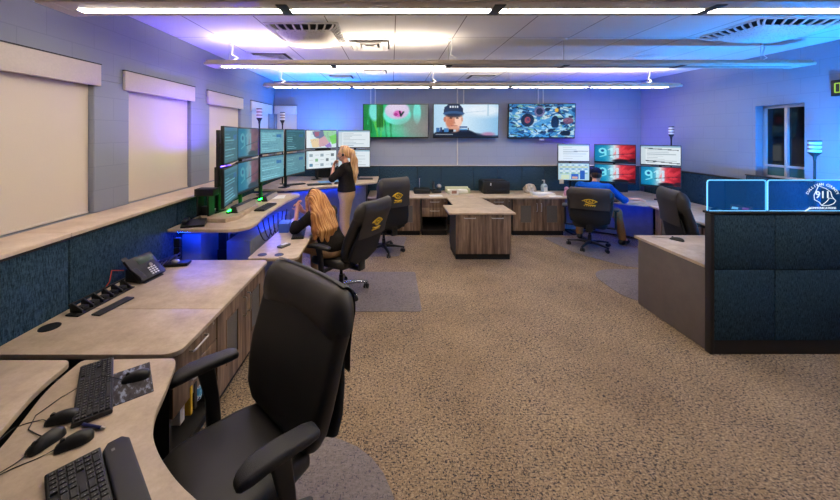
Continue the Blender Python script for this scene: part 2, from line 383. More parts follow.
def pic_officer():
    p = Pic(130, 68, (170, 208, 234)); p.grad(0, (178, 214, 238), .5, (206, 230, 246)); p.grad(.5, (206, 230, 246), 1, (140, 190, 226))
    p.ell(.78, .18, .3, .2, (238, 244, 250), .8, .8); p.line(.84, 0, .84, .35, .012, (150, 186, 210), .7); p.line(.5, .25, .8, .2, .01, (160, 190, 215), .5)
    p.ell(.33, 1.02, .36, .28, (16, 26, 46), 1, .1); p.ell(.6, 1.0, .2, .12, (16, 24, 42), .8, .4); p.ell(.85, .93, .1, .07, (190, 90, 130), .6, .8)
    p.ell(.31, .46, .135, .3, (226, 170, 144), 1, .1); p.ell(.25, .55, .06, .2, (196, 120, 92), .8, .6); p.ell(.38, .5, .06, .22, (250, 214, 196), .7, .6)
    p.ell(.172, .46, .022, .08, (190, 124, 104)); p.ell(.44, .46, .016, .07, (210, 160, 140))
    for x in (.265, .365): p.ell(x, .42, .026, .018, (70, 50, 46)); p.line(x - .03, .375, x + .03, .37, .009, (96, 64, 54))
    p.line(.315, .42, .318, .56, .009, (190, 128, 106)); p.ell(.318, .57, .024, .018, (186, 118, 98), .8); p.line(.275, .66, .365, .66, .009, (150, 76, 72)); p.ell(.32, .76, .09, .1, (216, 158, 134), .9, .5)
    p.poly([(.15, .32), (.16, .1), (.22, 0), (.4, 0), (.45, .12), (.46, .3), (.38, .245), (.25, .25)], (34, 52, 84)); p.ell(.31, .28, .165, .075, (58, 92, 138)); p.ell(.31, .34, .13, .06, (20, 30, 50), .7, .5)
    for i in range(4): p.rect(.25 + i * .035, .05, .272 + i * .035, .1, (226, 232, 240))
    for i, (x, y, w, h, c) in enumerate([(.04, .72, .05, .14, (60, 110, 170)), (.1, .7, .03, .16, (30, 60, 110)), (.16, .74, .07, .12, (70, 130, 190)), (.235, .76, .07, .1, (16, 22, 36)), (.31, .78, .04, .06, (190, 205, 220)), (.4, .68, .12, .04, (40, 80, 140)), (.4, .75, .12, .05, (90, 150, 205)), (.42, .83, .1, .03, (24, 44, 80)), (.53, .72, .02, .14, (26, 40, 66))]): p.rect(x, y, x + w, y + h, c)
    p.rect(.03, .91, .3, .94, (220, 226, 234), .6); p.rect(0, .96, 1, 1, (14, 30, 54), .8); p.noise(.04, 5, 1); return p
def pic_gears():
    p = Pic(130, 70, (70, 140, 190)); rg = random.Random(12)
    for i in range(430):
        c = rg.choice([(20, 60, 110), (60, 140, 206), (170, 210, 226), (10, 24, 50), (40, 110, 170), (206, 220, 214), (16, 40, 80), (130, 180, 150)])
        x, y = rg.random(), rg.random()
        if rg.random() < .5: p.ell(x, y, rg.uniform(.01, .045), rg.uniform(.02, .07), c, .9, .3, rg.uniform(0, 3))
        else: p.line(x, y, x + rg.uniform(-.12, .12), y + rg.uniform(-.1, .1), rg.uniform(.008, .02), c, .9)
    p.ell(.28, .48, .1, .2, (14, 20, 34)); p.ell(.28, .48, .045, .10, (150, 58, 50)); p.ell(.29, .46, .02, .05, (90, 44, 60))
    p.ell(.46, .22, .08, .16, (120, 96, 130), .8); p.ell(.46, .22, .05, .1, (30, 40, 70)); p.ell(.72, .18, .03, .06, (226, 176, 40)); p.line(.42, .6, .68, .42, .05, (80, 150, 200)); p.ell(.9, .5, .08, .1, (120, 60, 80), .8); p.ell(.7, .55, .06, .2, (12, 18, 34)); p.ell(.86, .88, .08, .08, (12, 16, 26)); p.rect(0, .7, 1, .74, (120, 190, 226), .5)
    p.noise(.12, 9, 1); return p
# ------------------------------------------------------------------ room shell
o = B().box((XL - .5, YN, -.06), (XR + .4, YB + .3, 0)).out('floor', M['carpet']); struct(o)
o = B().box((XL - .5, YN, CEIL), (XR + .4, YB + .3, CEIL + .08)).out('ceiling', M['ceil']); struct(o)
wins = [(.55, 1.47), (1.95, 3.015), (3.42, 4.477), (4.93, 5.95), (6.43, 7.40)]
w = B(); w.box((XL - .3, YN, 2.44), (XL, YB, CEIL)); w.box((XL - .3, YN, 0), (XL, YB, 1.262))
edges = [YN] + [v for p in wins for v in p] + [YB]
for a, b in zip(edges[::2], edges[1::2]): w.box((XL - .3, a, 1.262), (XL, b, 2.44), .012, 3)
for a, b in wins: w.box((XL - .3, a, 1.262), (XL - .12, b, 2.44))
struct(w.out('wall_left', M['wall']))
w = B(); w.box((XL, YB, 0), (XR, YB + .2, 1.2)); w.box((XL, YB, 2.5), (XR, YB + .2, CEIL)); w.box((XL, YB, 1.2), (-2.56, YB + .2, 2.5)); w.box((-2.10, YB, 1.2), (XR, YB + .2, 2.5)); w.box((-2.56, YB + .1, 1.2), (-2.10, YB + .2, 2.5))
struct(w.out('wall_far', M['wall']))
WY0, WY1, WZ0, WZ1 = 4.62, 5.24, 1.30, 2.375
w = B(); w.box((XR, YN, 0), (XR + .3, YB + .2, WZ0)); w.box((XR, YN, WZ1), (XR + .3, YB + .2, CEIL)); w.box((XR, YN, WZ0), (XR + .3, WY0, WZ1)); w.box((XR, WY1, WZ0), (XR + .3, YB + .2, WZ1)); w.box((XR + .2, WY0, WZ0), (XR + .3, WY1, WZ1))
struct(w.out('wall_right', M['wall']))
struct(B().box((XL - .3, YN - .2, 0), (XR + .3, YN, CEIL)).out('wall_near', M['wall']))
# ledge over the left panels
o = B().box((XL + .002, YN, 1.237), (-2.235, 2.41, 1.265), .004); o.box((XL + .002, 2.414, 1.237), (-2.235, YB - .02, 1.265), .004)
struct(o.out('trim_1', M['cream']))
# right wall slider window
wn = thing('window_1', 'narrow slider window', 'window'); del wn['category']; wn['kind'] = 'structure'; del wn['label']
x = XR + .11
f = B()
for a, b in (((x, WY0 + .003, WZ1 - .045), (x + .05, WY1 - .003, WZ1 - .003)), ((x, WY0 + .003, WZ0 + .003), (x + .05, WY1 - .003, WZ0 + .04)), ((x, WY0 + .003, WZ0), (x + .05, WY0 + .035, WZ1 - .003)), ((x, WY1 - .05, WZ0), (x + .05, WY1 - .003, WZ1 - .003)), ((x - .012, 4.905, WZ0 + .04), (x + .04, 4.945, WZ1 - .04)), ((x - .012, WY0 + .03, 1.47), (x + .04, WY1 - .04, 1.50))): f.box(a, b, .004)
f.out('window_frame', M['alu'], wn)
B().box((x + .02, WY0 + .03, 1.49), (x + .03, WY1 - .04, WZ1 - .03)).out('window_pane', M['glassdk'], wn); B().box((x + .018, WY0 + .03, WZ0 + .03), (x + .028, WY1 - .04, 1.48)).out('lower_pane', M['glassrefl'], wn)
struct(B().box((XR - .04, WY0 - .06, WZ0 - .03), (XR + .1, WY1 + .1, WZ0 - .002), .004).out('trim_2', M['valance']))

# ------------------------------------------------------------------ blinds
def blind(y0, y1, label, far=False):
    t = thing('roller_blind', label, 'blind', (0, 0, 0), 0, 'roller blinds over the windows')
    if not far:
        B().box((XL - .05, y0 + .008, 1.268), (XL - .045, y1 - .008, 2.43)).out('blind_cloth', M['blind'], t)
        B().box((XL - .06, y0 + .01, 1.268), (XL - .035, y1 - .01, 1.288), .006).out('hem_bar', M['blind'], t)
        B().box((XL + .002, y0 - .085, 2.379), (XL + .03, y1 + .042, 2.566), .004).out('valance', M['valance'], t)
        B().box((XL + .002, y0 - .09, 2.567), (XL + .033, y1 + .045, 2.575)).out('valance_shadow_line', M['trimblk'], t)  # dark strip put in as the shadow line along the valance top
    else:
        B().box((y0 + .01, YB + .04, 1.268), (y1 - .01, YB + .045, 2.43)).out('blind_cloth', M['blind'], t)
        B().box((y0 - .02, YB - .075, 2.387), (y1 + .01, YB - .002, 2.575), .006).out('valance', M['valance'], t)
        B().box((y0 - .02, YB - .08, 2.576), (y1 + .01, YB - .002, 2.585)).out('valance_shadow_line', M['trimblk'], t)  # same painted-in shadow line over the far valance
blind(*wins[1], 'wide cream roller blind nearest the front, closed over the first left window')
blind(*wins[2], 'cream roller blind on the left wall between the two bare block piers')
blind(*wins[3], 'cream roller blind behind the edge-on monitor and its mast')
blind(*wins[4], 'narrow-looking cream roller blind on the left wall beside the far corner')
blind(-2.56, -2.10, 'cream roller blind on the far wall in the left corner', True)

# ------------------------------------------------------------------ navy panel runs
def run(name, label, tiles, horiz, face, z0, z1, th, sign, cap=True):
    t = thing(name, label, 'wall panel')
    fr = B()
    for i, (a, b) in enumerate(tiles):
        g = .004; tb = B()
        if horiz: tb.box((a + g, face, z0), (b - g, face + th * .5, z1 - .02), .006)
        else: tb.box((face, a + g, z0), (face + sign * th * .5, b - g, z1 - .02), .006)
        tb.out('fabric_tile', M['navy'], t)
    a, b = tiles[0][0], tiles[-1][1]
    if horiz: fr.box((a, face + th * .3, .002), (b, face + th, z1 - .004)); fr.box((a, face - .003, z1 - .019), (b, face + th, z1)) if cap else None
    else: fr.box((face + sign * th * .3, a, .002), (face + sign * th, b, z1 - .004)); fr.box((face - sign * .002, a, z1 - .02), (face + sign * th, b, z1)) if cap else None
    fr.out('panel_frame', M['trimblk'], t); return t
run('panel_run', 'low navy fabric panels along the left wall under the cream ledge', [(-.02 + 1.22 * i, 1.2 + 1.22 * i) for i in range(6)], False, -2.26, .1, 1.235, .05, -1)
xs = [-2.2, -1.2, -.27, .55, 1.06, 1.75, 2.28, 2.8, 3.29, 4.3, 5.33]
run('panel_run', 'low navy fabric panels across the far wall under the televisions', list(zip(xs, xs[1:])), True, 7.40, .1, 1.262, .06, 1)
run('panel_run', 'low dark navy fabric panels along the right wall below the slider window', [(2.9 + .89 * i, 3.79 + .89 * i) for i in range(5)], False, 5.38, .1, 1.262, .06, 1)
struct(B().box((-2.2, 7.463, 1.24), (5.33, YB - .002, 1.262)).out('trim_3', M['valance']))
t = thing('privacy_screen', 'dark navy fabric screen standing taller than its neighbours below the slider window', 'screen')
B().box((5.255, 4.25, .741), (5.29, 5.12, 1.34), .01).out('fabric_tile', M['navy'], t)
B().box((5.25, 4.24, 1.341), (5.295, 5.13, 1.355), .004).out('top_cap', M['trimblk'], t)

# ------------------------------------------------------------------ pendant light rows
def light_row(y, label, lit, up, s_dn=9, s_up=16):
    t = thing('linear_pendant_light', label, 'light', (0, y, 2.787), 0, 'rows of linear pendant lights')
    jx = [-2.13, -.71, .70, 2.12, 3.53, 4.96]
    B().box((-2.24, -.135, 0), (5.07, .135, .03), .01, 2).box((-2.24, -.09, .03), (5.07, .09, .045), .006).box((-2.24, -.095, .04), (5.07, -.08, .062)).box((-2.24, .08, .04), (5.07, .095, .062)).out('housing', M['bronze'], t)
    for xa, xb in ((-2.245, -2.14), (4.97, 5.075)): B().box((xa, -.137, -.004), (xb, .137, .032), .01).out('end_cap', M['bronze'], t)
    for i in range(5):
        a, b = jx[i] + .035, jx[i + 1] - .035
        B().box((a, -.0, -.003), (b, .056, .004)).out('lens', LENS_ON if lit[i] else LENS_OFF, t)
        if up[i]: B().box((a, -.07, .0455), (b, .07, .048)).out('uplight_lens', UP_ON, t)
    for x in jx[1:-1]: B().box((x - .036, -.09, -.005), (x + .036, .10, .002), .002).out('joint_cover', M['trimblk'], t)
    for x in (-2.0, .70, 2.12, 4.55):
        c = B().cyl((x, 0, .045), (x, 0, CEIL - 2.787 - .012), .0035, n=6); c.out('suspension_cable', M['chrome'], t)
        B().lathe([(.001, 0), (.045, 0), (.05, .01), (.001, .011)], (x, 0, CEIL - 2.787 - .012), 16).out('ceiling_canopy', M['white'], t)
        if x in (-2.0, 4.55, .70): B().tube([(x + .05, .0, CEIL - 2.80), (x + .045, .0, .22), (x + .03, .01, .15), (x + .1, .02, .11), (x + .02, .02, .07)][::(1)], .006, 6).out('power_cord', M['white'], t)
    return t
LENS_ON = emit('lit lens', (255, 243, 224), 52)
LENS_OFF = plain('unlit lens', (120, 118, 116), .4)
UP_ON = emit('lit uplight', (255, 234, 210), 24)
light_row(2.30, 'brown pendant light row nearest the front, across the top of the view', [1] * 5, [1] * 5)
light_row(4.25, 'middle pendant light row, lit only over its left half', [1, 1, 0, 0, 0], [1, 1, 0, 0, 0])
light_row(6.14, 'thin far pendant light row above the televisions', [1] * 5, [1] * 5)

# ------------------------------------------------------------------ ceiling air outlets
def diffuser(x, y, s, label, n=3, drop=.0):
    t = thing('air_diffuser', label, 'air vent', (x, y, CEIL), 0, 'air outlets in the ceiling')
    B().loft([sec((0, 0, -.002), (1, 0, 0), (0, 1, 0), s, s, .01), sec((0, 0, -.012), (1, 0, 0), (0, 1, 0), s, s, .01), sec((0, 0, -.012), (1, 0, 0), (0, 1, 0), s - .08, s - .08, .01), sec((0, 0, -.003), (1, 0, 0), (0, 1, 0), s - .09, s - .09, .01)]).out('vent_frame', M['white'], t)
    B().box((-s / 2 + .05, -s / 2 + .05, -.0035), (s / 2 - .05, s / 2 - .05, -.003)).out('throat', M['trimblk'], t)
    for i in range(n):
        a = s - .14 - i * (s - .2) / n
        B().loft([sec((0, 0, -.008), (1, 0, 0), (0, 1, 0), a - .07, a - .07, .01), sec((0, 0, -.03), (1, 0, 0), (0, 1, 0), a, a, .01), sec((0, 0, -.034), (1, 0, 0), (0, 1, 0), a, a, .01), sec((0, 0, -.012), (1, 0, 0), (0, 1, 0), a - .08, a - .08, .01)], True).out('louvre_cone', M['white'], t)
def bowl(x, y, sx, sy, label):
    t = thing('air_diffuser', label, 'air vent', (x, y, CEIL), 0, 'air outlets in the ceiling')
    B().box((-sx / 2, -sy / 2, -.012), (sx / 2, sy / 2, -.002), .003).out('vent_frame', M['white'], t)
    b = B(); rows = []
    for j in range(9):
        v = -1 + 2 * j / 8; rows.append([(u * sx * .40, v * sy * .38, -.05 - .085 * (1 - u ** 4) * (1 - v ** 4)) for u in [-1 + 2 * i / 14 for i in range(15)]])
    for r0, r1 in zip(rows, rows[1:]):
        for i in range(14): b.quad(r0[i], r0[i + 1], r1[i + 1], r1[i])
    bmesh.ops.remove_doubles(b.bm, verts=b.bm.verts, dist=1e-5)
    b.out('perforated_bowl', PERF, t)
    B().box((-sx * .46, -sy * .46, -.0135), (sx * .46, sy * .46, -.0125)).out('throat', M['trimblk'], t)
    for k in range(9):
        u = -.92 + .23 * k
        for sg in (-1, 1):
            B().tube([(u * sx * .48, sg * sy * .485, -.016), (u * sx * .45, sg * sy * .43, -.04), (u * sx * .40, sg * sy * .375, -.056)], .011, 6).out('rib', M['white'], t)
            B().tube([(sg * sx * .485, u * sy * .48, -.016), (sg * sx * .45, u * sy * .44, -.04), (sg * sx * .395, u * sy * .38, -.056)], .011, 6).out('rib', M['white'], t)
n = N('perforated white metal'); vv = n.coord('Object'); vo = n.add('ShaderNodeTexVoronoi'); n.l.new(vv, vo.inputs['Vector']); vo.inputs['Scale'].default_value = 55
n.base(n.ramp(vo.outputs['Distance'], [(.2, (176, 170, 164)), (.34, (226, 222, 216))]), .5); PERF = n.m
bowl(-.95, 4.0, .78, .82, 'large bowed perforated air outlet over the left side, nearest the front light row')
bowl(4.15, 3.80, .95, .74, 'large blue-lit bowed air outlet with white ribs near the right wall')
diffuser(-.28, 4.49, .6, 'square white ceiling diffuser between the bowed outlet and the ceiling seam')
diffuser(-1.78, 5.2, .6, 'square ceiling diffuser nearest the left wall, above the middle light row')
diffuser(-1.02, 7.05, .56, 'small square ceiling diffuser farthest back on the left')
diffuser(-.30, 6.45, .52, 'thin-looking ceiling diffuser just behind the middle light row')
diffuser(1.82, 7.05, .6, 'grey ceiling diffuser over the middle television')
t = thing('ceiling_speaker', 'round grey ceiling grille right of centre by the middle light row', 'ceiling grille', (3.83, 5.3, CEIL))
B().lathe([(.001, -.002), (.2, -.002), (.2, -.014), (.17, -.03), (.001, -.034)], n=28).out('grille', PERF, t); B().lathe([(.2, -.002), (.225, -.002), (.225, -.01), (.2, -.015)], n=28).out('ring', M['white'], t)
t = thing('ceiling_speaker', 'flat round ceiling grille on the left between the middle and far light rows', 'ceiling grille', (-1.15, 6.35, CEIL))
B().lathe([(.001, -.002), (.2, -.002), (.2, -.014), (.17, -.03), (.001, -.034)], n=28).out('grille', PERF, t); B().lathe([(.2, -.002), (.225, -.002), (.225, -.01), (.2, -.015)], n=28).out('ring', M['white'], t)

# ------------------------------------------------------------------ televisions and wall conduit
def tv(x0, x1, z0, z1, pic, label, bar=False):
    cx = (x0 + x1) / 2; wd, h = x1 - x0, z1 - z0
    t = thing('television', label, 'television', (cx, 7.50, z0), 0, 'televisions on the far wall')
    mt = Matrix.Rotation(math.radians(-4), 4, 'X')
    b = B().box((-wd / 2, 0, 0), (wd / 2, .05, h), .008, M4=None); bz = b.out('television_case', M['black'], t); bz.rotation_euler.x = math.radians(4)
    s = screen_mesh('screen', pic, wd - .03, h - .045, t, -.0015, .03); s.rotation_euler.x = math.radians(4)
    B().box((-.2, .05, h * .35), (.2, .142, h * .75), .006).out('wall_mount', M['blackm'], t)
    if bar: B().box((-.04, -.01, -.045), (.06, .03, -.004), .006).out('sensor_box', M['white'], t)
tv(-.62, .805, 1.855, 2.60, pic_flower(), 'television showing a pale flower on green stems')
tv(.90, 2.325, 1.86, 2.605, pic_officer(), 'television showing a man in a dark cap on pale blue')
tv(2.53, 3.985, 1.85, 2.61, pic_gears(), 'television showing blue machinery, with a white sensor box below it', True)
cm = plain('white conduit', (206, 200, 192), .5)
for nm, xx, za, zb, lb in (('cable_conduit', -.46, 2.5, CEIL, 'thin white conduit above the flower television, the left one of its pair'), ('cable_conduit', -.36, 2.5, CEIL, 'thin white conduit above the flower television, the right one of its pair'), ('cable_conduit', 1.46, 1.265, CEIL, 'long white conduit running down past the capped-man television to the navy panels'), ('cable_conduit', 1.60, 2.5, CEIL, 'short thin conduit above the capped-man television, beside the long one'), ('cable_conduit', 3.25, 2.5, CEIL, 'white conduit above the machinery television, the left one of its pair'), ('cable_conduit', 3.36, 2.5, CEIL, 'white conduit above the machinery television, the right one of its pair')):
    tag(B().box((xx - .012, YB - .016, za), (xx + .012, YB - .001, zb - .002), .003).out(nm, cm), lb, 'conduit', 'conduits on the far wall')
# LED clock
t = thing('digital_clock', 'black wall clock with green digits high on the right wall', 'clock', (XR - .001, 4.05, 2.42), PI / 2 * 3)
B().box((-.24, -.07, 0), (.24, 0, .20), .008).out('clock_case', M['black'], t)
g = emit('green digits', (170, 220, 50), .9)
def seg7(cx, ch, bld, sg):
    hh = .055; q = {'a': ((-.024, hh), (.024, hh)), 'b': ((.026, hh), (.026, 0)), 'c': ((.026, 0), (.026, -hh)), 'd': ((-.024, -hh), (.024, -hh)), 'e': ((-.026, 0), (-.026, -hh)), 'f': ((-.026, hh), (-.026, 0)), 'g': ((-.024, 0), (.024, 0))}
    for k in sg:
        a, c = q[k]; bld.cyl((cx + a[0], -.071, .10 + a[1]), (cx + c[0], -.071, .10 + c[1]), .007, n=6)
b = B()
for i, ch in enumerate(('abcdef', 'abcdfg', 'afgcd', 'abc')): seg7([-.17, -.08, .07, .16][i], ch, b, ch)
b.ell((-.005, -.071, .125), (.007, .003, .007), 8); b.ell((-.005, -.071, .075), (.007, .003, .007), 8)
b.out('digits', g, t)

# ------------------------------------------------------------------ cabinets (local: x along the front, front at y=0 facing -y, z up)
def handle_mesh(b, c, L, vert=False):
    d = Vector((0, 0, 1)) if vert else Vector((1, 0, 0)); c = Vector(c)
    a, e = c - d * L / 2, c + d * L / 2; o = Vector((0, -.03, 0))
    return b.tube([a, a + o * .8, a + o + d * .012, e + o - d * .012, e + o * .8, e], .0065, 8)
def carcass(t, w, d, h, openfront=True):
    b = B(); th = .02
    b.box((0, .02, .09), (th, d, h)); b.box((w - th, .02, .09), (w, d, h)); b.box((th, .02, .09), (w - th, d, .11)); b.box((th, d - th, .11), (w - th, d, h)); b.box((th, .02, h - .02), (w - th, d - th, h))
    b.out('carcass', M['darkpan'], t); B().box((.01, .05, .002), (w - .01, d - .02, .09)).out('toe_kick', M['blackm'], t)
def cab_drawers(label, loc, rot, w=.5, d=.62, h=.708, full=False, extra=None):
    t = thing('drawer_cabinet', label, 'cabinet', loc, rot, 'wood-grain desk cabinets'); carcass(t, w, d, h)
    z = h - .005
    for i in range(2):
        dr = B().box((.004, 0, z - .165), (w - .004, .02, z), .002).out('drawer', M['wood'], t); handle_mesh(B(), (w / 2, 0, z - .05), .17).out('handle', M['chrome'], dr); z -= .17
    B().cyl((w - .05, -.003, h - .04), (w - .05, 0, h - .04), .009, n=12).out('lock', M['chrome'], t)
    B().box((.02, .03, .24), (w - .02, d - .03, .258)).out('shelf', M['darkpan'], t) if full else None
    return t
def cab_doors(label, loc, rot, w=1.0, d=.62, h=.708, inset=True, horiz=False):
    t = thing('door_cabinet', label, 'cabinet', loc, rot, 'wood-grain desk cabinets'); carcass(t, w, d, h)
    for s in (0, 1):
        x0, x1 = (.004, w / 2 - .002) if s == 0 else (w / 2 + .002, w - .004); dw = x1 - x0
        b = B()
        if inset:
            ia, ib, za, zb = x0 + dw * .28, x0 + dw * .72, .25, h - .12
            b.box((x0, 0, .1), (ia, .02, h - .005)); b.box((ib, 0, .1), (x1, .02, h - .005)); b.box((ia, 0, .1), (ib, .02, za)); b.box((ia, 0, zb), (ib, .02, h - .005))
            dr = b.out('door', M['wood'], t); B().box((ia, .006, za), (ib, .014, zb)).out('mesh_insert', M['meshgrey'], dr)
            f = B(); 
            for p, q in (((ia, -.004, za), (ib, .004, za + .008)), ((ia, -.004, zb - .008), (ib, .004, zb)), ((ia, -.004, za), (ia + .008, .004, zb)), ((ib - .008, -.004, za), (ib, .004, zb))): f.box(p, q)
            f.out('insert_frame', M['wood'], dr)
        else: dr = b.box((x0, 0, .1), (x1, .02, h - .005), .002).out('door', M['wood'], t)
        if horiz: handle_mesh(B(), ((x0 + x1) / 2, 0, h - .05), .17).out('handle', M['chrome'], dr)
        else: handle_mesh(B(), (x1 - .04 if s == 0 else x0 + .04, 0, h - .16), .15, True).out('handle', M['chrome'], dr)
    return t
def worktop(name, label, poly, z, rads=0, th=.03, mat='stone', cat='worktop'):
    o = B().prism(smooth_poly(poly, rads), z - th, z, .004).out(name, M[mat]); return tag(o, label, cat)
# left credenza
cab_drawers('cabinet at the near end of the left counter, two drawers over a shelf of supplies', (-1.215, 1.915, 0), PI / 2, .485, .9)
cab_doors('wood-grain double-door cabinet under the left counter, partly behind the big front chair', (-1.215, 2.405, 0), PI / 2, .915, .9)
t = thing('worktop', 'long beige left counter with the desk phone and charger rack on it', 'worktop')
B().prism(smooth_poly([(-2.245, 1.905), (-1.24, 1.905), (-1.185, 1.95), (-1.185, 2.40), (-2.245, 2.40)], [0, .05, .05, 0, 0]), .711, .74, .004).out('near_slab', M['stone'], t)
B().prism(smooth_poly([(-2.245, 2.403), (-1.185, 2.403), (-1.185, 3.29), (-1.22, 3.33), (-2.245, 3.33)], [0, 0, .03, .03, 0]), .711, .74, .004).out('far_slab', M['stone'], t)
B().cyl((-2.15, 2.17, .7405), (-2.15, 2.17, .744), .055, n=28).out('grommet', M['black'], t)
# far credenza
cab_doors('wood-grain cabinet with mesh-fronted doors behind the empty chair at the far left', (-.445, 6.60, 0), 0, 1.0, .74)
cab_drawers('far cabinet with two drawers over a dark open shelf, left of the peninsula', (.575, 6.60, 0), 0, .5, .74)
cab_drawers('narrow drawer cabinet tucked in the corner right of the peninsula', (1.80, 6.60, 0), 0, .5, .74)
cab_doors('wood-grain far cabinet with two mesh-fronted doors beside the man in the blue shirt', (2.32, 6.60, 0), 0, 1.0, .74)
cab_doors('free-standing wood-grain peninsula cabinet with two plain doors in the middle of the room', (.99, 5.32, 0), 0, .86, .56, inset=False, horiz=True)
worktop('worktop', 'long beige far counter with the printer and papers on it', [(-.46, 6.57), (2.31, 6.57), (2.31, 6.572), (3.345, 6.572), (3.345, 7.385), (-.46, 7.385)], .74)
t = worktop('worktop', 'T-shaped beige peninsula top in the middle of the room', [(.88, 5.29), (1.91, 5.29), (1.91, 5.9), (1.78, 5.9), (1.70, 6.566), (1.06, 6.566), (1.06, 5.9), (.88, 5.9)], .74)
# right credenza
cab_doors('wood-grain cabinet along the right wall, nearer the man, behind the empty black chair', (4.42, 5.78, 0), -PI / 2, .86, .8)
cab_doors('wood-grain cabinet along the right wall behind the blue-lit partition desk', (4.42, 4.9, 0), -PI / 2, .86, .8)
worktop('worktop', 'beige counter along the right wall behind the empty black chair', [(4.37, 5.83), (4.23, 4.6), (4.22, 4.02), (5.30, 4.02), (5.30, 5.83)], .74)

# ------------------------------------------------------------------ dispatch consoles
def lift_leg(b, x, y, z): b.box((x - .05, y - .035, .03), (x + .05, y + .035, z - .31)); b.box((x - .042, y - .028, z - .31), (x + .042, y + .028, z)); b.box((x - .06, y - .3, .002), (x + .06, y + .3, .03), .008); return b
c1 = thing('dispatch_console', 'two-level sit-stand console of the seated blond woman, green glow on its upper top', 'desk console')
B().prism(smooth_poly([(-2.245, 3.46), (-1.57, 3.45), (-1.45, 3.58), (-1.45, 3.75), (-1.5, 4.1), (-1.5, 4.9), (-1.43, 5.40), (-1.5, 5.56), (-2.245, 5.56)], [0, .1, .06, .1, .2, .2, .05, .05, 0]), .967, 1.0, .004).out('monitor_surface', M['stone'], c1)
B().prism(smooth_poly([(-1.41, 3.37), (-.92, 3.37), (-.95, 4.1), (-.98, 4.95), (-1.42, 4.95)], [.03, .07, 0, .07, 0]), .711, .74, .004).out('keyboard_surface', M['stone'], c1)
for x in (-1.30, -1.13): B().cyl((x, 3.47, .7405), (x, 3.47, .743), .045, n=20).out('grommet', M['black'], c1)
for y in (3.9, 5.1): lift_leg(B(), -1.9, y, .966).out('lift_leg', M['blackm'], c1)
lift_leg(B(), -1.36, 4.5, .71).out('lift_leg', M['blackm'], c1)
B().box((-2.2, 3.62, .12), (-2.0, 5.5, .9), .006).out('modesty_panel', M['base'], c1)
B().box((-1.78, 3.72, .05), (-1.52, 4.2, .80), .006).out('base_cabinet', M['base'], c1)
B().box((-2.0, 4.28, .05), (-1.62, 5.5, .72), .006).out('equipment_cabinet', M['base'], c1)
b = B()
for k in range(7): b.tube(bez((-1.52 + .02 * k, 3.9 + .12 * k, .95), (-1.46, 4.0 + .1 * k, .55), (-1.5 + .03 * k, 4.3 + .06 * k, .76), 8), .007, 6)
b.out('cable_bundle', M['cable'], c1)
B().box((-2.18, 3.50, .955), (-1.7, 3.52, .966), .002).out('led_strip', M['blueled'], c1)
B().box((-1.60, 4.3, .93), (-1.57, 5.4, .95), .004).out('led_strip', M['blueled'], c1)
c2 = thing('dispatch_console', 'raised corner console by the far left corner where the woman stands', 'desk console')
B().prism(smooth_poly([(-2.245, 5.64), (-1.75, 5.62), (-1.05, 5.9), (-.32, 6.45), (-.27, 6.55), (-.27, 7.33), (-2.245, 7.33)], [0, .1, .25, .06, .06, 0, 0]), 1.017, 1.05, .004).out('monitor_surface', M['stone'], c2)
for p in ((-1.8, 6.2), (-.6, 6.95)): lift_leg(B(), *p, 1.016).out('lift_leg', M['blackm'], c2)
B().prism([(-2.2, 5.8), (-1.75, 5.8), (-1.1, 6.1), (-.5, 6.65), (-.5, 6.7), (-1.15, 6.2), (-1.75, 5.9), (-2.2, 5.9)], .1, .96).out('modesty_panel', M['base'], c2)
B().prism([(-2.2, 7.25), (-2.2, 7.3), (-.5, 7.3), (-.5, 7.25)], .1, .96).out('back_panel', M['base'], c2)
B().tube([(-1.65, 5.80, 1.010), (-1.15, 6.02, 1.010), (-.6, 6.48, 1.010)], .006, 6).out('led_strip', M['blueled'], c2)
c3 = thing('dispatch_console', 'corner console of the man in the blue shirt, blue glow beneath it', 'desk console')
B().prism(smooth_poly([(3.365, 6.57), (3.62, 6.42), (3.95, 6.12), (4.36, 5.85), (5.31, 5.85), (5.31, 7.36), (3.365, 7.36)], [0, .1, .1, .04, 0, 0, 0]), .711, .74, .004).out('work_surface', M['stone'], c3)
for p in ((3.55, 6.95), (4.9, 6.2)): lift_leg(B(), *p, .71).out('lift_leg', M['blackm'], c3)
B().prism([(3.4, 6.95), (4.0, 6.75), (4.7, 6.2), (4.75, 6.25), (4.05, 6.85), (3.4, 7.05)], .05, .69).out('modesty_panel', M['base'], c3)
B().tube([(3.5, 6.62, .695), (3.9, 6.4, .695), (4.5, 5.98, .695)], .010, 6).out('led_strip', M['blueled2'], c3)
c4 = thing('dispatch_console', 'near desk in the front left corner with keyboards and mice on it', 'desk console')
B().prism(smooth_poly([(-1.64, 1.83), (-1.16, 1.845), (-1.125, 1.80), (-1.05, 1.6), (-1.01, 1.47), (-.95, 1.37), (-.87, 1.29), (-.74, 1.19), (-.60, 1.11), (-.45, 1.03), (-.36, .8), (-.36, .3), (-1.36, .3), (-1.46, 1.25), (-1.62, 1.62)], [.03, .04, .04, .1, .1, .1, .1, .1, .1, .1, .1, 0, 0, .2, .1]), .731, .76, .004).out('keyboard_surface', M['stone'], c4)
B().prism(smooth_poly([(-2.245, 1.83), (-1.69, 1.83), (-1.665, 1.62), (-1.54, 1.3), (-1.42, .3), (-2.245, .3)], [0, .05, .1, .2, 0, 0]), .731, .76, .004).out('monitor_surface', M['stone'], c4)
lift_leg(B(), -1.55, 1.1, .73).out('lift_leg', M['blackm'], c4); lift_leg(B(), -.7, .7, .73).out('lift_leg', M['blackm'], c4)
B().box((-2.2, .4, .01), (-1.75, 1.78, .69), .01).out('base_cabinet', M['blackm'], c4)
B().box((-1.75, 1.72, .1), (-1.25, 1.75, .72), .01).out('modesty_panel', M['blackm'], c4)

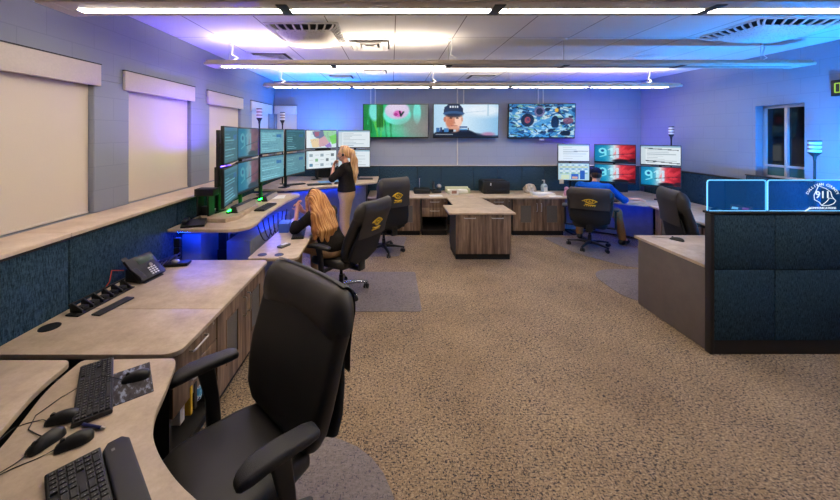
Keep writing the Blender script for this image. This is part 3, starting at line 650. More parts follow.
# ------------------------------------------------------------------ blue-lit partition and its desk
pt = thing('office_partition', 'dark navy fabric partition with black frame at the right, glowing acrylic on top', 'partition')
B().box((2.822, 3.05, .002), (2.857, 3.11, 1.245), .006).box((2.855, 3.06, .002), (5.2, 3.12, .125), .004).out('partition_frame', M['trimblk'], pt)
B().box((2.82, 3.045, 1.246), (5.2, 3.13, 1.266), .004).out('top_cap', M['trimblk'], pt)
B().box((2.855, 3.07, .126), (5.2, 3.11, 1.245)).out('core', M['blackm'], pt)
for a, b in ((2.857, 3.392), (3.397, 4.005), (4.01, 4.62), (4.625, 5.2)):
    for z0, z1 in ((.128, .752), (.757, 1.243)): B().box((a, 3.052, z0), (b, 3.069, z1), .005).out('fabric_tile', M['navy'], pt)
t = thing('partition_desk', 'beige-topped desk with a taupe end panel behind the partition', 'desk')
B().prism([(2.83, 3.125), (5.2, 3.125), (5.2, 4.02), (2.83, 4.02)], .745, .775, .004).out('worktop', M['stone'], t)
B().box((2.838, 3.125, .005), (2.868, 3.97, .744), .004).out('end_panel', M['taupe'], t)
B().box((2.88, 3.9, .3), (5.15, 3.92, .744)).out('modesty_panel', M['taupe'], t)
B().box((5.17, 3.14, .005), (5.2, 3.96, .744)).out('end_panel', M['taupe'], t)
EDGE = emit('edge lit acrylic rim', (120, 205, 255), 1.5); ETCH = emit('white etched marks', (225, 242, 255), 1.1)
def acryl(x0, x1, label):
    t = thing('acrylic_screen', label, 'screen', (0, 3.087, 1.267), 0, 'edge-lit acrylic screens')
    sh = smooth_poly([(x0, 0), (x1, 0), (x1, .275), (x0, .275)], [0, 0, .025, .025])
    m4 = Matrix.Translation((0, .006, .001)) @ Matrix.Rotation(PI / 2, 4, 'X')
    B().prism(sh, 0, .012, M4=m4).out('acrylic_sheet', M['acrylic'], t)
    pts = [(x0, 0, .004)] + [(p[0], 0, p[1]) for p in sh[2:]][::-1] + [(x1, 0, .004)]
    B().tube([(a, b, c) for a, b, c in pts], .0055, 6).out('glowing_rim', EDGE, t)
    B().box((x0 + .01, -.009, .001), (x1 - .01, -.0065, .006)).out('lit_base_strip', EDGE, t); return t
acryl(2.825, 3.35, 'plain blue-glowing acrylic screen on the partition, left of the etched one')
a2 = acryl(3.365, 4.33, 'blue-glowing acrylic screen etched with 911 and a county outline')
def text(body, size, loc, rot, mat, parent, name='lettering', ext=.001, align='CENTER'):
    c = bpy.data.curves.new(name, 'FONT'); c.body = body; c.size = size; c.extrude = ext; c.align_x = align; c.align_y = 'CENTER'; c.resolution_u = 2; c.offset = .0012 if size > .05 else 0
    c.materials.append(mat); tmp = bpy.data.objects.new(name, c); COL.objects.link(tmp); dg = bpy.context.evaluated_depsgraph_get()
    me = bpy.data.meshes.new_from_object(tmp.evaluated_get(dg)); bpy.data.objects.remove(tmp); bpy.data.curves.remove(c)
    me.name = name; o = bpy.data.objects.new(name, me); COL.objects.link(o); o.parent = parent; o.location = loc; o.rotation_euler = rot; return o
LX, LZ = 3.845, .132
text('911', .088, (LX + .004, -.0085, LZ + .012), (PI / 2, 0, 0), ETCH, a2)
s = 'SULLIVAN COUNTY'
for i, ch in enumerate(s):
    a = math.radians(152 - 124 * i / (len(s) - 1)); r = .152
    if ch != ' ': text(ch, .034, (LX + r * math.cos(a), -.0085, LZ - .045 + r * math.sin(a)), (PI / 2, PI / 2 - a, 0), ETCH, a2)
text('COMMUNICATIONS', .027, (LX, -.0085, LZ - .105), (PI / 2, 0, 0), ETCH, a2)
ol = [(-.035, .085), (.03, .06), (.075, .03), (.085, -.01), (.1, -.03), (.12, -.05), (.1, -.075), (.06, -.09), (-.005, -.092), (-.03, -.06), (-.07, -.04), (-.075, 0), (-.055, .04), (-.035, .085)]
B().tube([(LX + p[0], -.0085, LZ + .01 + p[1]) for p in ol], .0026, 6).tube([(LX - .005, -.0085, LZ - .08), (LX + .045, -.0085, LZ - .04), (LX + .06, -.0085, LZ - .015), (LX + .09, -.0085, LZ - .02)], .0024, 6).out('county_outline', ETCH, a2)
B().tube([(LX - .16, -.0085, LZ - .135), (LX - .12, -.0085, LZ - .11), (LX - .1, -.0085, LZ - .105)], .005, 6).out('etched_flourish', ETCH, a2)
# ------------------------------------------------------------------ office chairs (local: forward +x, left +y)
def chair(label, loc, deg, chrome=False, cover=True, emblem=True, k=0, s=1, ws=1, padrot=0, armz=0, seatz=0):
    def W(b):
        for v in b.bm.verts: v.co = Vector((v.co.x - k * max(0, v.co.z - .48), v.co.y * ws, .48 + (v.co.z - .48) * (s if v.co.z > .48 else 1)))
        return b
    t = thing('office_chair', label, 'chair', loc, math.radians(deg), 'high-backed black dispatch chairs')
    U, V = (0, 1, 0), (0, 0, 1)
    # seat cushion
    sq = [(-.25, .30, .045, .455), (-.245, .40, .075, .458), (-.22, .48, .10, .46), (-.1, .53, .11, .462), (.1, .555, .11, .462), (.2, .54, .105, .458), (.26, .50, .085, .448), (.285, .44, .055, .436), (.295, .36, .03, .43)]
    B().loft([sec((x, 0, z + seatz), U, V, w, th, th * .42) for x, w, th, z in sq]).out('seat', M['leath'], t, 60)
    B().box((-.2, -.2, .385), (.22, .2, .412), .02).box((-.14, -.09, .33), (.12, .09, .387), .02).out('seat_pan', M['black'], t)
    # backrest
    bk = [(-.255, .46, .30, .05), (-.25, .475, .40, .085), (-.245, .51, .47, .11), (-.245, .58, .53, .125), (-.255, .68, .565, .12), (-.272, .80, .59, .105), (-.295, .92, .59, .095), (-.32, 1.02, .598, .10), (-.335, 1.10, .59, .09)]
    secs = []
    for i, (x, z, w, th) in enumerate(bk):
        a, b = bk[max(i - 1, 0)], bk[min(i + 1, len(bk) - 1)]; d = Vector((b[0] - a[0], 0, b[1] - a[1])).normalized(); nrm = Vector((d.z, 0, -d.x))
        secs.append([p + nrm * (.10 * ((p - Vector((x, 0, z))).y / .3) ** 2 * .35) for p in sec((x, 0, z), U, nrm, w, th, th * .44, 6)])
    W(B().loft(secs)).out('backrest', M['leath'], t, 60)
    W(B().loft([sec((-.31, 0, .44), U, (1, 0, 0), .22, .03, .01), sec((-.32, 0, .52), U, (1, 0, .1), .50, .05, .02), sec((-.325, 0, .62), U, (1, 0, .1), .53, .05, .02), sec((-.34, 0, .76), U, (1, 0, .1), .51, .03, .012), sec((-.355, 0, .9), U, (1, 0, .1), .46, .02, .008)])).out('back_shell', M['blackm'], t, 60)
    B().box((-.335, -.05, .34), (-.30, .05, .60), .012).box((-.33, -.05, .335), (-.12, .05, .365), .01).out('back_bracket', M['black'], t)
    # head bolster
    hs = []
    for i in range(13):
        y = -.305 + .61 * i / 12; e = abs(y) / .305; s_ = (1 - e ** 14) ** .5 if e < 1 else .05; s_ = max(s_, .35); c = Vector((-.333, y, 1.10))
        hs.append([c + Vector((.082 * s_ * math.cos(q) * (1.0 if math.cos(q) > 0 else .9), 0, .15 * s_ * math.sin(q))) + Vector((.035 * e * e, 0, 0)) for q in [2 * PI * j / 20 for j in range(20)]])
    hd = W(B().loft(hs)).out('headrest', M['leath2'], t, 60)
    if cover:
        fl = [(-.333 + .079 * math.cos(math.radians(q)), 1.10 + .157 * math.sin(math.radians(q))) for q in (88, 105, 125, 145, 165, 180)] + [(-.398, 1.0), (-.395, .9), (-.402, .80)]
        def curve(x, y): return x + .036 * (y / .3) ** 2
        b = B(); ny = 9
        for off in (0, -.008):
            rows = [[(curve(x, -.25 + .50 * j / ny) + off, -.25 + .50 * j / ny, z) for j in range(ny + 1)] for x, z in fl]
            for r0, r1 in zip(rows, rows[1:]):
                for j in range(ny): b.quad(r0[j], r0[j + 1], r1[j + 1], r1[j])
        bmesh.ops.remove_doubles(b.bm, verts=b.bm.verts, dist=1e-5)
        cv = W(b).out('headrest_cover', M['leath2'], t, 60)
        if emblem:
            e = B()
            def q(y, z):
                z2 = .95 + z; return (-.398 - .0125 + .036 * (y / .3) ** 2, y, z2)
            e.tube([q(-.095 + .19 * i / 12, .03 + .045 * math.sin(PI * i / 12)) for i in range(13)], .009, 6)
            e.tube([q(-.085 + .15 * i / 12, .032 - .05 * math.sin(PI * i / 12)) for i in range(13)], .006, 6)
            e.tube([q(.042 * math.cos(2 * PI * i / 14), .035 + .036 * math.sin(2 * PI * i / 14)) for i in range(15)], .006, 6)
            for i in range(5):
                a = 2 * PI * i / 5 + PI / 2; e.tube([q(0, .035), q(.026 * math.cos(a), .035 + .026 * math.sin(a))], .008, 5, r1=.002)
            e.tube([q(.06, -.035), q(0, -.05), q(-.075, -.045)], .011, 6)
            for i in range(6): e.tube([q(-.065 + .026 * i, -.074), q(-.065 + .026 * i, -.062)], .007, 5)
            W(e).out('emblem', M['yellow'], cv)
    # arms
    for sg in (-1, 1):
        y = .375 * sg
        pad = [(-.15, .055, .02, .692), (-.14, .075, .034, .694), (-.10, .09, .042, .697), (0, .098, .044, .698), (.08, .1, .044, .694), (.13, .094, .044, .684), (.165, .07, .036, .672), (.178, .04, .02, .665)]
        pb = B().loft([sec((x, y, z), U, V, w, th, th * .4) for x, w, th, z in pad]); bmesh.ops.rotate(pb.bm, verts=pb.bm.verts, cent=(.01, y, .69), matrix=Matrix.Rotation(math.radians(padrot), 3, 'Z')); bmesh.ops.translate(pb.bm, verts=pb.bm.verts, vec=(0, 0, armz)); pb.out('armrest_pad', M['rubber'], t, 60)
        b = B().loft([sec((-.03, y, .37), (1, 0, 0), (0, 1, 0), .075, .035, .012), sec((-.02, y, .52), (1, 0, 0), (0, 1, 0), .07, .03, .012), sec((.01, y, .66), (1, 0, 0), (0, 1, 0), .085, .035, .012), sec((.01, y, .678), (1, 0, 0), (0, 1, 0), .13, .05, .012)])
        for v_ in b.bm.verts: v_.co.z += armz * max(0, (v_.co.z - .37) / .31)
        b.box((-.06, min(y, y - sg * .2), .36), (.0, max(y, y - sg * .2), .385), .008); b.out('armrest_post', M['black'], t)
        
    B().cyl((0, 0, .1), (0, 0, .22), .03).cyl((0, 0, .22), (0, 0, .34), .02).out('gas_lift', M['black'], t)
    B().tube([(.02, .09, .355), (.02, .24, .35), (.02, .27, .345)], .007, 6).out('lever', M['black'], t)
    legm = M['polish'] if chrome else M['black']
    b = B().lathe([(.001, .075), (.045, .075), (.05, .09), (.045, .125), (.03, .135), (.001, .135)], n=20)
    for k in range(5):
        a = 2 * PI * k / 5 + .3; d = Vector((math.cos(a), math.sin(a), 0)); p = Vector((-d.y, d.x, 0))
        b.loft([sec(d * .02 + Vector((0, 0, .105)), p, (0, 0, 1), .06, .05, .015), sec(d * .18 + Vector((0, 0, .10)), p, (0, 0, 1), .045, .035, .012), sec(d * .33 + Vector((0, 0, .082)), p, (0, 0, 1), .034, .022, .008), sec(d * .345 + Vector((0, 0, .08)), p, (0, 0, 1), .02, .012, .004)])
    bs = b.out('star_base', legm, t)
    for k in range(5):
        a = 2 * PI * k / 5 + .3; d = Vector((math.cos(a), math.sin(a), 0)); c = d * .325; a2 = a + 1.1 + k; f = Vector((math.cos(a2), math.sin(a2), 0)); sd = Vector((-f.y, f.x, 0))
        b = B().cyl(c + Vector((0, 0, .05)), c + Vector((0, 0, .085)), .011, n=10)
        for s in (-1, 1): b.cyl(c + f * .012 + sd * .008 * s + Vector((0, 0, .031)), c + f * .012 + sd * .028 * s + Vector((0, 0, .031)), .03, n=18)
        b.box((-.02, -.008, .03), (.02, .008, .062), .005, M4=Matrix.Translation(c + f * .01) @ Matrix.Rotation(a2, 4, 'Z'))
        b.out('caster', M['black'], bs)
    return t
chair('empty black high-backed chair in the foreground at the near desk', (-.705, 1.60, .0065), 228, emblem=False, padrot=-7, ws=1.22, k=.08, s=.935, armz=.025, seatz=-.03)
chair('black chair with polished metal base carrying the seated blond woman', (-.62, 4.26, .0065), 147, True, k=.28, s=.93, seatz=-.03, armz=-.035)
chair('empty black chair with yellow emblem in front of the far left cabinets', (-.13, 5.72, .0065), 124)
chair('black chair with yellow emblem carrying the man in the blue shirt', (3.40, 5.92, .0065), 60, s=.76, ws=1.12, k=.05, seatz=-.03)
chair('empty black chair seen from its side behind the partition desk', (4.05, 4.42, .0065), -14, emblem=False, k=.12, ws=.95, s=.97)
# floor insets
def floor_mat(label, poly, rads):
    o = B().prism(smooth_poly(poly, rads, 8), .0008, .006, .002).out('chair_mat', M['mat']); tag(o, label, 'mat', 'grey chair mats on the carpet')
floor_mat('grey rectangular floor mat under the seated blond woman', [(-1.7, 3.79), (.335, 3.79), (.335, 4.88), (-1.7, 4.88)], .05)
floor_mat('grey floor mat under the empty chair by the far left cabinets', [(-1.35, 5.45), (.12, 5.5), (.30, 6.55), (-.5, 6.58), (-1.35, 5.95)], .06)
floor_mat('grey floor mat under the man in the blue shirt', [(2.84, 6.5), (3.02, 5.62), (3.5, 5.02), (4.35, 5.05), (4.35, 5.75), (3.6, 6.4), (3.3, 6.5)], [.05, .2, .2, .05, .05, .05, .05])
floor_mat('rounded grey floor mat beside the taupe desk end at the right', [(2.78, 4.0), (2.78, 4.98), (4.1, 4.98), (4.1, 4.0)], [.3, .45, .1, .1])
floor_mat('rounded grey floor mat under the foreground chair', [(-1.5, .75), (-1.5, 2.25), (.05, 2.25), (.05, .75)], [.3, .3, .72, .72])

# ------------------------------------------------------------------ monitors
def monitor(label, p0, p1, z0, pic, h=.365, group='monitors of the left consoles', tilt=0):
    a, b = Vector((*p0, 0)), Vector((*p1, 0)); d = b - a; w = d.length
    t = thing('monitor', label, 'monitor', ((a + b) / 2).to_tuple()[:2] + (z0,), math.atan2(d.y, d.x), group)
    c = B().box((-w / 2 + .003, 0, 0), (w / 2 - .003, .03, h), .006).box((-w * .3, .03, h * .2), (w * .3, .055, h * .8), .012).out('housing', M['black'], t)
    s = screen_mesh('screen', pic, w - .026, h - .034, t, -.0012, .02)
    B().box((-.05, .055, h / 2 - .05), (.05, .068, h / 2 + .05), .004).cyl((0, .068, h / 2), (0, .105, h / 2), .02, n=12).out('mount', M['blackm'], t)
    return t
def mast(p0, p1, z0, z1, label, group):
    a, b = Vector((*p0, 0)), Vector((*p1, 0)); d = b - a; c = (a + b) / 2; n = Vector((-d.y, d.x, 0)).normalized() * .19
    t = thing('monitor_mast', label, 'monitor stand', (c.x + n.x, c.y + n.y, z0), math.atan2(d.y, d.x), group)
    B().box((-.02, -.018, .012), (.02, .018, z1 - z0), .005).out('post', M['blackm'], t); B().box((-.09, -.04, .001), (.09, .09, .012), .004).out('foot', M['blackm'], t)
LA = [((-1.515, 3.12), (-1.645, 3.69)), ((-1.70, 3.81), (-1.715, 4.455)), ((-1.80, 4.72), (-1.69, 5.42)), ((-1.665, 5.44), (-1.53, 6.10)), ((-1.60, 6.44), (-1.09, 6.86)), ((-1.08, 6.93), (-.425, 6.93))]
LP = [(pic_teal(1, True), pic_teal(2, True)), (pic_911(), pic_911()), (pic_teal(5), pic_teal(6)), (pic_teal(7, True), pic_teal(8)), (pic_map(), pic_icons()), (pic_window(4), pic_window(9))]
for p in LP[1]: p.a = p.a * .42 + np.array([.10, .22, .26])
for p in LP[2]: p.a = np.clip(p.a * 1.12 + .03, 0, 1)
LL = [('upper monitor nearest the camera, seen almost edge-on, in the left bank', 'lower monitor nearest the camera, seen almost edge-on, in the left bank'), ('upper left-bank monitor with a dim 911 picture, second from the camera', 'lower left-bank monitor with a dim 911 picture, second from the camera'), ('upper left-bank monitor with pale teal lists below the nearer beacon', 'lower left-bank monitor with pale teal lists, third from the camera'), ('upper dark teal monitor just left of the county map screen', 'lower dark teal monitor just left of the icon screen'), ('upper monitor showing a coloured county map', 'lower monitor showing small icons under the map screen'), ('upper white-screened monitor right of the county map', 'lower white-screened monitor behind the standing woman\'s head')]
for i, ((p0, p1), (a, b), (la, lb)) in enumerate(zip(LA, LP, LL)):
    monitor(la, p0, p1, 1.665, a); monitor(lb, p0, p1, 1.275, b)
    if i == 0: p0, p1 = (-1.84, 3.93), (-1.82, 4.03)
    if i == 1: p0, p1 = (-1.70, 4.05), (-1.715, 4.62)
    mast(p0, p1, 1.047 if i < 2 else 1.001 if i < 3 else 1.051, 2.0, ['black monitor mast nearest the camera, standing clear at the left of the left bank', 'black mast behind the dim 911 monitors of the left bank', 'black mast behind the pale teal monitors', 'black mast behind the dark teal monitors in the corner', 'black mast behind the county map monitor', 'black mast behind the white-screened monitors'][i], 'monitor masts of the left consoles')
RA = [((3.38, 7.02), (3.985, 6.93)), ((3.99, 6.80), (4.575, 6.45)), ((4.56, 6.33), (5.02, 5.97))]
RP = [(pic_window(21, rows=6, side=False), pic_bars()), (pic_911(), pic_911()), (pic_window(30), pic_911())]
RP[0][0].rect(.5, .38, .97, .43, (90, 105, 110)); RP[2][0].poly([(.1, .1), (.95, .2), (.95, .24), (.1, .14)], (60, 75, 90)); RP[2][0].poly([(.12, .78), (.98, .9), (.98, .94), (.12, .82)], (40, 50, 60))
RL = [('upper right-bank monitor with a plain white window', 'lower right-bank monitor with a coloured button grid'), ('upper 911 monitor in the middle of the right bank', 'lower 911 monitor in the middle of the right bank, behind the man\'s cap'), ('upper right-bank monitor with a white document, nearest the right wall', 'lower 911 monitor of the right bank, nearest the right wall')]
for i, ((p0, p1), (a, b), (la, lb)) in enumerate(zip(RA, RP, RL)):
    monitor(la, p0, p1, 1.385, a, group='monitors of the right console'); monitor(lb, p0, p1, 1.0, b, .37, group='monitors of the right console')
    mast(p0, p1, .741, 1.72, ['black mast behind the white-window monitor of the right bank', 'black mast behind the middle 911 monitors', 'black mast behind the right-bank monitors nearest the right wall'][i], 'monitor masts of the right console')

# ------------------------------------------------------------------ status beacons
WH = plain('frosted beacon lens', (232, 226, 224), .4); RED = plain('dim red beacon ring', (110, 46, 48), .4)
def beacon(x, y, z0, ztop, label, r=.043):
    t = thing('status_beacon', label, 'beacon', (x, y, z0), 0, 'status beacons'); h = ztop - z0
    B().cyl((0, 0, .01), (0, 0, h - .22), .012, n=12).out('pole', M['blackm'], t); B().lathe([(.001, .001), (.05, .001), (.05, .01), (.001, .012)], n=20).out('foot', M['black'], t)
    B().lathe([(.014, h - .24), (.018, h - .20), (r, h - .155), (r, h - .145), (.001, h - .145)], n=22).out('cup', M['black'], t)
    for i in range(3):
        z = h - .144 + i * .048; B().lathe([(.001, z), (r, z), (r, z + .032), (.001, z + .032)], n=22).out('beacon_lens', WH, t); B().lathe([(.001, z + .032), (r * 1.03, z + .032), (r * 1.03, z + .047), (.001, z + .047)], n=22).out('beacon_ring', RED if i < 2 else M['black'], t)
beacon(-2.06, 5.38, 1.001, 2.35, 'status beacon on a pole behind the left bank, nearer of the two there')
beacon(-1.96, 6.2, 1.051, 2.345, 'status beacon on a pole in the far left corner, in front of the far-wall blind')
beacon(5.23, 6.45, .741, 2.09, 'status beacon rising behind the right-bank monitors')
beacon(5.20, 4.24, .741, 1.875, 'status beacon right of the slider window, behind the etched acrylic', .058)
# LED bars standing behind the consoles
def ledbar(nm, label, loc, size, mat, rz=0, kind=0):
    t = thing(nm, label, 'light', loc, rz, 'coloured light bars on the consoles'); sx, sy, sz = size
    if kind == 1:
        c = B().box((-sx / 2, -sy / 2, 0), (sx / 2, sy / 2, sz * .94), .003)
        for p, q in (((-sx / 2 - .008, -sy / 2 - .008, 0), (-sx / 2, sy / 2 + .008, sz)), ((sx / 2, -sy / 2 - .008, 0), (sx / 2 + .008, sy / 2 + .008, sz)), ((-sx / 2, -sy / 2 - .008, 0), (sx / 2, -sy / 2, sz)), ((-sx / 2, sy / 2, 0), (sx / 2, sy / 2 + .008, sz))): c.box(p, q)
        c.out('light_case', M['black'], t); B().box((-sx / 2 + .002, -sy / 2 + .002, sz * .945), (sx / 2 - .002, sy / 2 - .002, sz * .96)).out('light_strip', mat, t); return t
    if kind == 2: B().box((-sx / 2 - .03, -sy / 2 - .14, .0), (-sx / 2 - .02, sy / 2 + .14, sz + .10)).box((-sx / 2 - .03, -sy / 2 - .15, .0), (sx / 2 + .05, -sy / 2 - .14, sz + .04)).out('light_shield', M['black'], t)  # added black plates that keep this bar's light off the left wall
    q7 = .9 if kind == 2 else .7; B().box((-sx / 2 - .006, -sy / 2 - .006, .0), (sx / 2 + .006, sy / 2 + .006, sz * q7), .004).out('light_case', M['black'], t); B().box((-sx / 2, -sy / 2, sz * q7), (sx / 2, sy / 2, sz), .004).out('light_strip', mat, t)
ledbar('light_bar', 'purple light bar behind the mast of the nearest left monitors', (-2.12, 4.36, 1.048), (.06, .30, .5), emit('violet light', (92, 60, 255), 720), kind=1)
ledbar('light_bar', 'blue light bar behind the map monitors near the far left corner', (-1.42, 7.15, 1.052), (.3, .05, .6), emit('azure light', (0, 124, 255), 2300), kind=1)
ledbar('light_bar', 'violet light bar behind the right-bank monitors', (4.45, 7.2, .742), (.9, .06, .5), emit('indigo light', (84, 70, 255), 230), kind=1)
ledbar('light_bar', 'azure light bar on the partition desk near the right wall', (4.75, 3.5, .776), (.3, .06, .5), emit('sky blue light', (0, 142, 255), 1750), kind=2)
ledbar('light_bar', 'green light bar under the nearest left monitors', (-1.862, 4.18, 1.047), (.024, .5, .03), emit('green light', (20, 255, 70), 26))
ledbar('light_bar', 'green light bar under the pale teal monitors', (-1.862, 5.1, 1.002), (.024, .5, .03), emit('green light', (20, 255, 70), 26))
# riser and speakers
t = thing('monitor_riser', 'pale low plinth on the green-lit console top', 'riser', (0, 0, 1.001)); B().prism([(-2.19, 3.92), (-2.04, 3.72), (-1.78, 3.70), (-1.70, 3.86), (-1.75, 4.5), (-2.19, 4.5)], 0, .045, .004).out('riser_top', M['stone'], t)
spk = plain('grey speaker cloth', (150, 142, 132), .85, nz=.06, nscale=400)
def speaker(label, x, y, z, L, rz):
    t = thing('speaker_bar', label, 'speaker', (x, y, z), math.radians(rz), 'speaker bars below the left monitors')
    B().loft([[(-L / 2 * s + (L if s < 0 else 0) * 0, 0, 0)] for s in ()]) if 0 else None
    b = B().prism([(0, 0), (.075, 0), (.055, .07), (0, .075)], -L / 2, L / 2, .003, M4=Matrix.Rotation(PI / 2, 4, 'X')); b.out('speaker_case', M['black'], t)
    B().prism([(.0768, .004), (.081, .004), (.0605, .066), (.0568, .066)], -L / 2 + .01, L / 2 - .01, M4=Matrix.Rotation(PI / 2, 4, 'X')).out('grille_cloth', spk, t)
speaker('grey speaker bar nearest the camera on the plinth', -1.83, 4.2, 1.047, .5, -2)
speaker('grey speaker bar farther along, under the pale teal monitors', -1.83, 5.1, 1.001, .5, 2)
t = thing('equipment_box', 'black open equipment frame glowing green beside the nearest mast', 'box', (-2.08, 3.86, 1.048)); B().box((-.07, -.06, .0), (-.05, .06, .22)).box((.05, -.06, 0), (.07, .06, .22)).box((-.09, -.07, .22), (.12, .07, .30), .006).out('frame', M['blackm'], t); B().box((-.04, -.03, .001), (.04, .03, .1), .01).out('power_brick', M['black'], t)

# ------------------------------------------------------------------ keyboards, mice and desk things
keym = plain('key black', (30, 30, 31), .5); keyl = plain('key legend grey', (120, 120, 118), .6)
def keyboard(label, loc, deg, w=.44, d=.13, palm=0, detail=True, group='keyboards on the consoles'):
    t = thing('keyboard', label, 'keyboard', loc, math.radians(deg), group)
    B().loft([sec((-w / 2, 0, .010), (0, 1, 0), (0, 0, 1), d, .018, .006), sec((w / 2, 0, .010), (0, 1, 0), (0, 0, 1), d, .018, .006)]).out('case', M['black'], t)
    if detail:
        k = B(); nx, ny = 21, 6; px, py = (w - .016) / nx, (d - .014) / ny
        for j in range(ny):
            i = 0
            while i < nx:
                if i in (14, 17) and False: pass
                span = 6 if (j == 0 and i == 4) else 2 if (i == 13 and 0 < j < 5) or (i == 0 and j in (2, 3)) or (i == 18 and j == 0) else 1
                gap = (i == 15 and j == 5) or (14.5 < i < 17.5 and j in (2,)) 
                x = -w / 2 + .008 + i * px; y = -d / 2 + .007 + j * py; off = .35 * px if i >= 14 else 0
                if not gap and x + span * px < w / 2 - .002:
                    x0, x1, y0, y1 = x + .0012 + off * .0, x + span * px - .0012, y + .0012, y + py - .0012; z0, z1 = .018, .026; b_ = .0018
                    k.loft([[(x0, y0, z0), (x1, y0, z0), (x1, y1, z0), (x0, y1, z0)], [(x0 + b_, y0 + b_, z1), (x1 - b_, y0 + b_, z1), (x1 - b_, y1 - b_, z1), (x0 + b_, y1 - b_, z1)]])
                    if span == 1: k.box((x0 + .004, y0 + .008, z1), (x0 + .0075, y0 + .0115, z1 + .0003), mi=1)
                i += span
        k.out('keys', [keym, keyl], t)
    else: B().box((-w / 2 + .01, -d / 2 + .01, .0192), (w / 2 - .01, d / 2 - .01, .024), .003).out('keys', keym, t)
    if palm:
        B().loft([sec((-w / 2, -d / 2 - palm * .5, .010), (0, 1, 0), (0, 0, 1), palm * .6, .016, .007), sec((-w / 2 + .03, -d / 2 - palm * .5, .012), (0, 1, 0), (0, 0, 1), palm * .96, .022, .009), sec((w / 2 - .03, -d / 2 - palm * .5, .012), (0, 1, 0), (0, 0, 1), palm * .96, .022, .009), sec((w / 2, -d / 2 - palm * .5, .010), (0, 1, 0), (0, 0, 1), palm * .6, .016, .007)]).out('palm_rest', M['rubber'], t, 50)
        B().box((w / 2 - .062, -d / 2 - palm * .4, .0232), (w / 2 - .048, -d / 2 - palm * .28, .0238)).out('palm_mark', keyl, t)
    return t
def mouse(label, loc, deg, cord, L=.115, group='computer mice on the near desk'):
    t = thing('computer_mouse', label, 'mouse', loc, math.radians(deg), group)
    pr = [(-.5, .35, .3), (-.47, .62, .6), (-.38, .86, .88), (-.2, 1, 1), (0, .97, .98), (.2, .92, .85), (.36, .88, .64), (.46, .72, .44), (.5, .5, .28)]
    B().loft([[(x * L, .031 * w * math.cos(q), .001 + max(0, math.sin(q)) ** .8 * .037 * h) for q in [2 * PI * j / 18 for j in range(18)]] for x, w, h in pr]).out('shell', M['black'], t, 60)
    B().cyl((.3 * L, -.004, .028), (.3 * L, .004, .028), .009, n=12).out('wheel', M['rubber'], t)
    if cord: B().tube(cord, .0018, 6).out('cord', M['cable'], t)
    return t
def cordw(loc, deg, pts):
    """world points -> local cord path starting at the mouse nose"""
    m = (Matrix.Translation(loc) @ Matrix.Rotation(math.radians(deg), 4, 'Z')).inverted(); ps = [Vector((.056, 0, .008))] + [m @ Vector(p) for p in pts]
    out = []
    for i in range(len(ps) - 1):
        p0, p1, p2, p3 = ps[max(i - 1, 0)], ps[i], ps[i + 1], ps[min(i + 2, len(ps) - 1)]
        for s in range(6):
            q = s / 6; out.append(.5 * ((2 * p1) + (p2 - p0) * q + (2 * p0 - 5 * p1 + 4 * p2 - p3) * q * q + (3 * p1 - p0 - 3 * p2 + p3) * q ** 3))
    return out + [ps[-1]]
kb = keyboard('large black keyboard with a leather-look palm rest at the bottom of the near desk', (-.975, 1.085, .761), 137, .47, .15, .085, group='keyboards on the near desk')
B().tube(bez((.0, .076, .008), (.02, .12, .004), (.07, .17, .003), 8), .0022, 6).out('cord', M['cable'], kb)
kb = keyboard('slim black keyboard by the mouse pad on the near desk', (-1.385, 1.612, .761), 128.5, .445, .132, group='keyboards on the near desk')
B().tube([(.05, .066, .01), (.03, .12, .003), (-.04, .19, .003), (-.12, .2, .003), (-.17, .17, .003), (-.2, .15, .003)], .0022, 6).out('cord', M['cable'], kb)
n = N('printed mouse pad'); f = n.noise(n.coord('Object', (1, 3, 1)), 14, 4); n.base(n.ramp(f, [(.3, (24, 22, 26)), (.5, (60, 54, 58)), (.62, (140, 150, 170)), (.75, (70, 56, 50))]), .8)
o = B().box((-.13, -.10, 0), (.13, .10, .003), .001).out('mouse_pad', n.m, loc=(-1.265, 1.645, .7605), rotz=math.radians(128.5)); tag(o, 'dark picture-printed mouse pad on the near desk beside the slim keyboard', 'mouse pad')
def mz(label, loc, deg, pts): mouse(label, loc, deg, cordw(loc, deg, pts))
mz('black mouse resting on the printed mouse pad', (-1.245, 1.685, .7645), 203, [(-1.33, 1.655, .789), (-1.40, 1.66, .795)])
mz('black mouse at the top of the loose trio on the near desk', (-1.375, 1.445, .761), 197, [(-1.47, 1.44, .763), (-1.535, 1.39, .763), (-1.50, 1.25, .763)])
mz('long black mouse at the left of the loose trio on the near desk', (-1.335, 1.335, .761), 250, [(-1.365, 1.25, .763), (-1.40, 1.17, .763), (-1.41, 1.0, .763)])
mz('black mouse at the right of the loose trio, next to the large keyboard', (-1.225, 1.335, .761), 217, [(-1.30, 1.275, .763), (-1.38, 1.2, .763), (-1.43, 1.05, .763)])
t = thing('pen', 'short blue pen lying by the loose mice', 'pen', (-1.215, 1.405, .768), math.radians(-10)); B().cyl((-.05, 0, 0), (.04, 0, 0), .0065, n=10).out('barrel', plain('blue pen', (24, 34, 96), .3), t); B().cyl((.04, 0, 0), (.058, 0, 0), .006, .003, n=10).out('tip', M['chrome'], t)
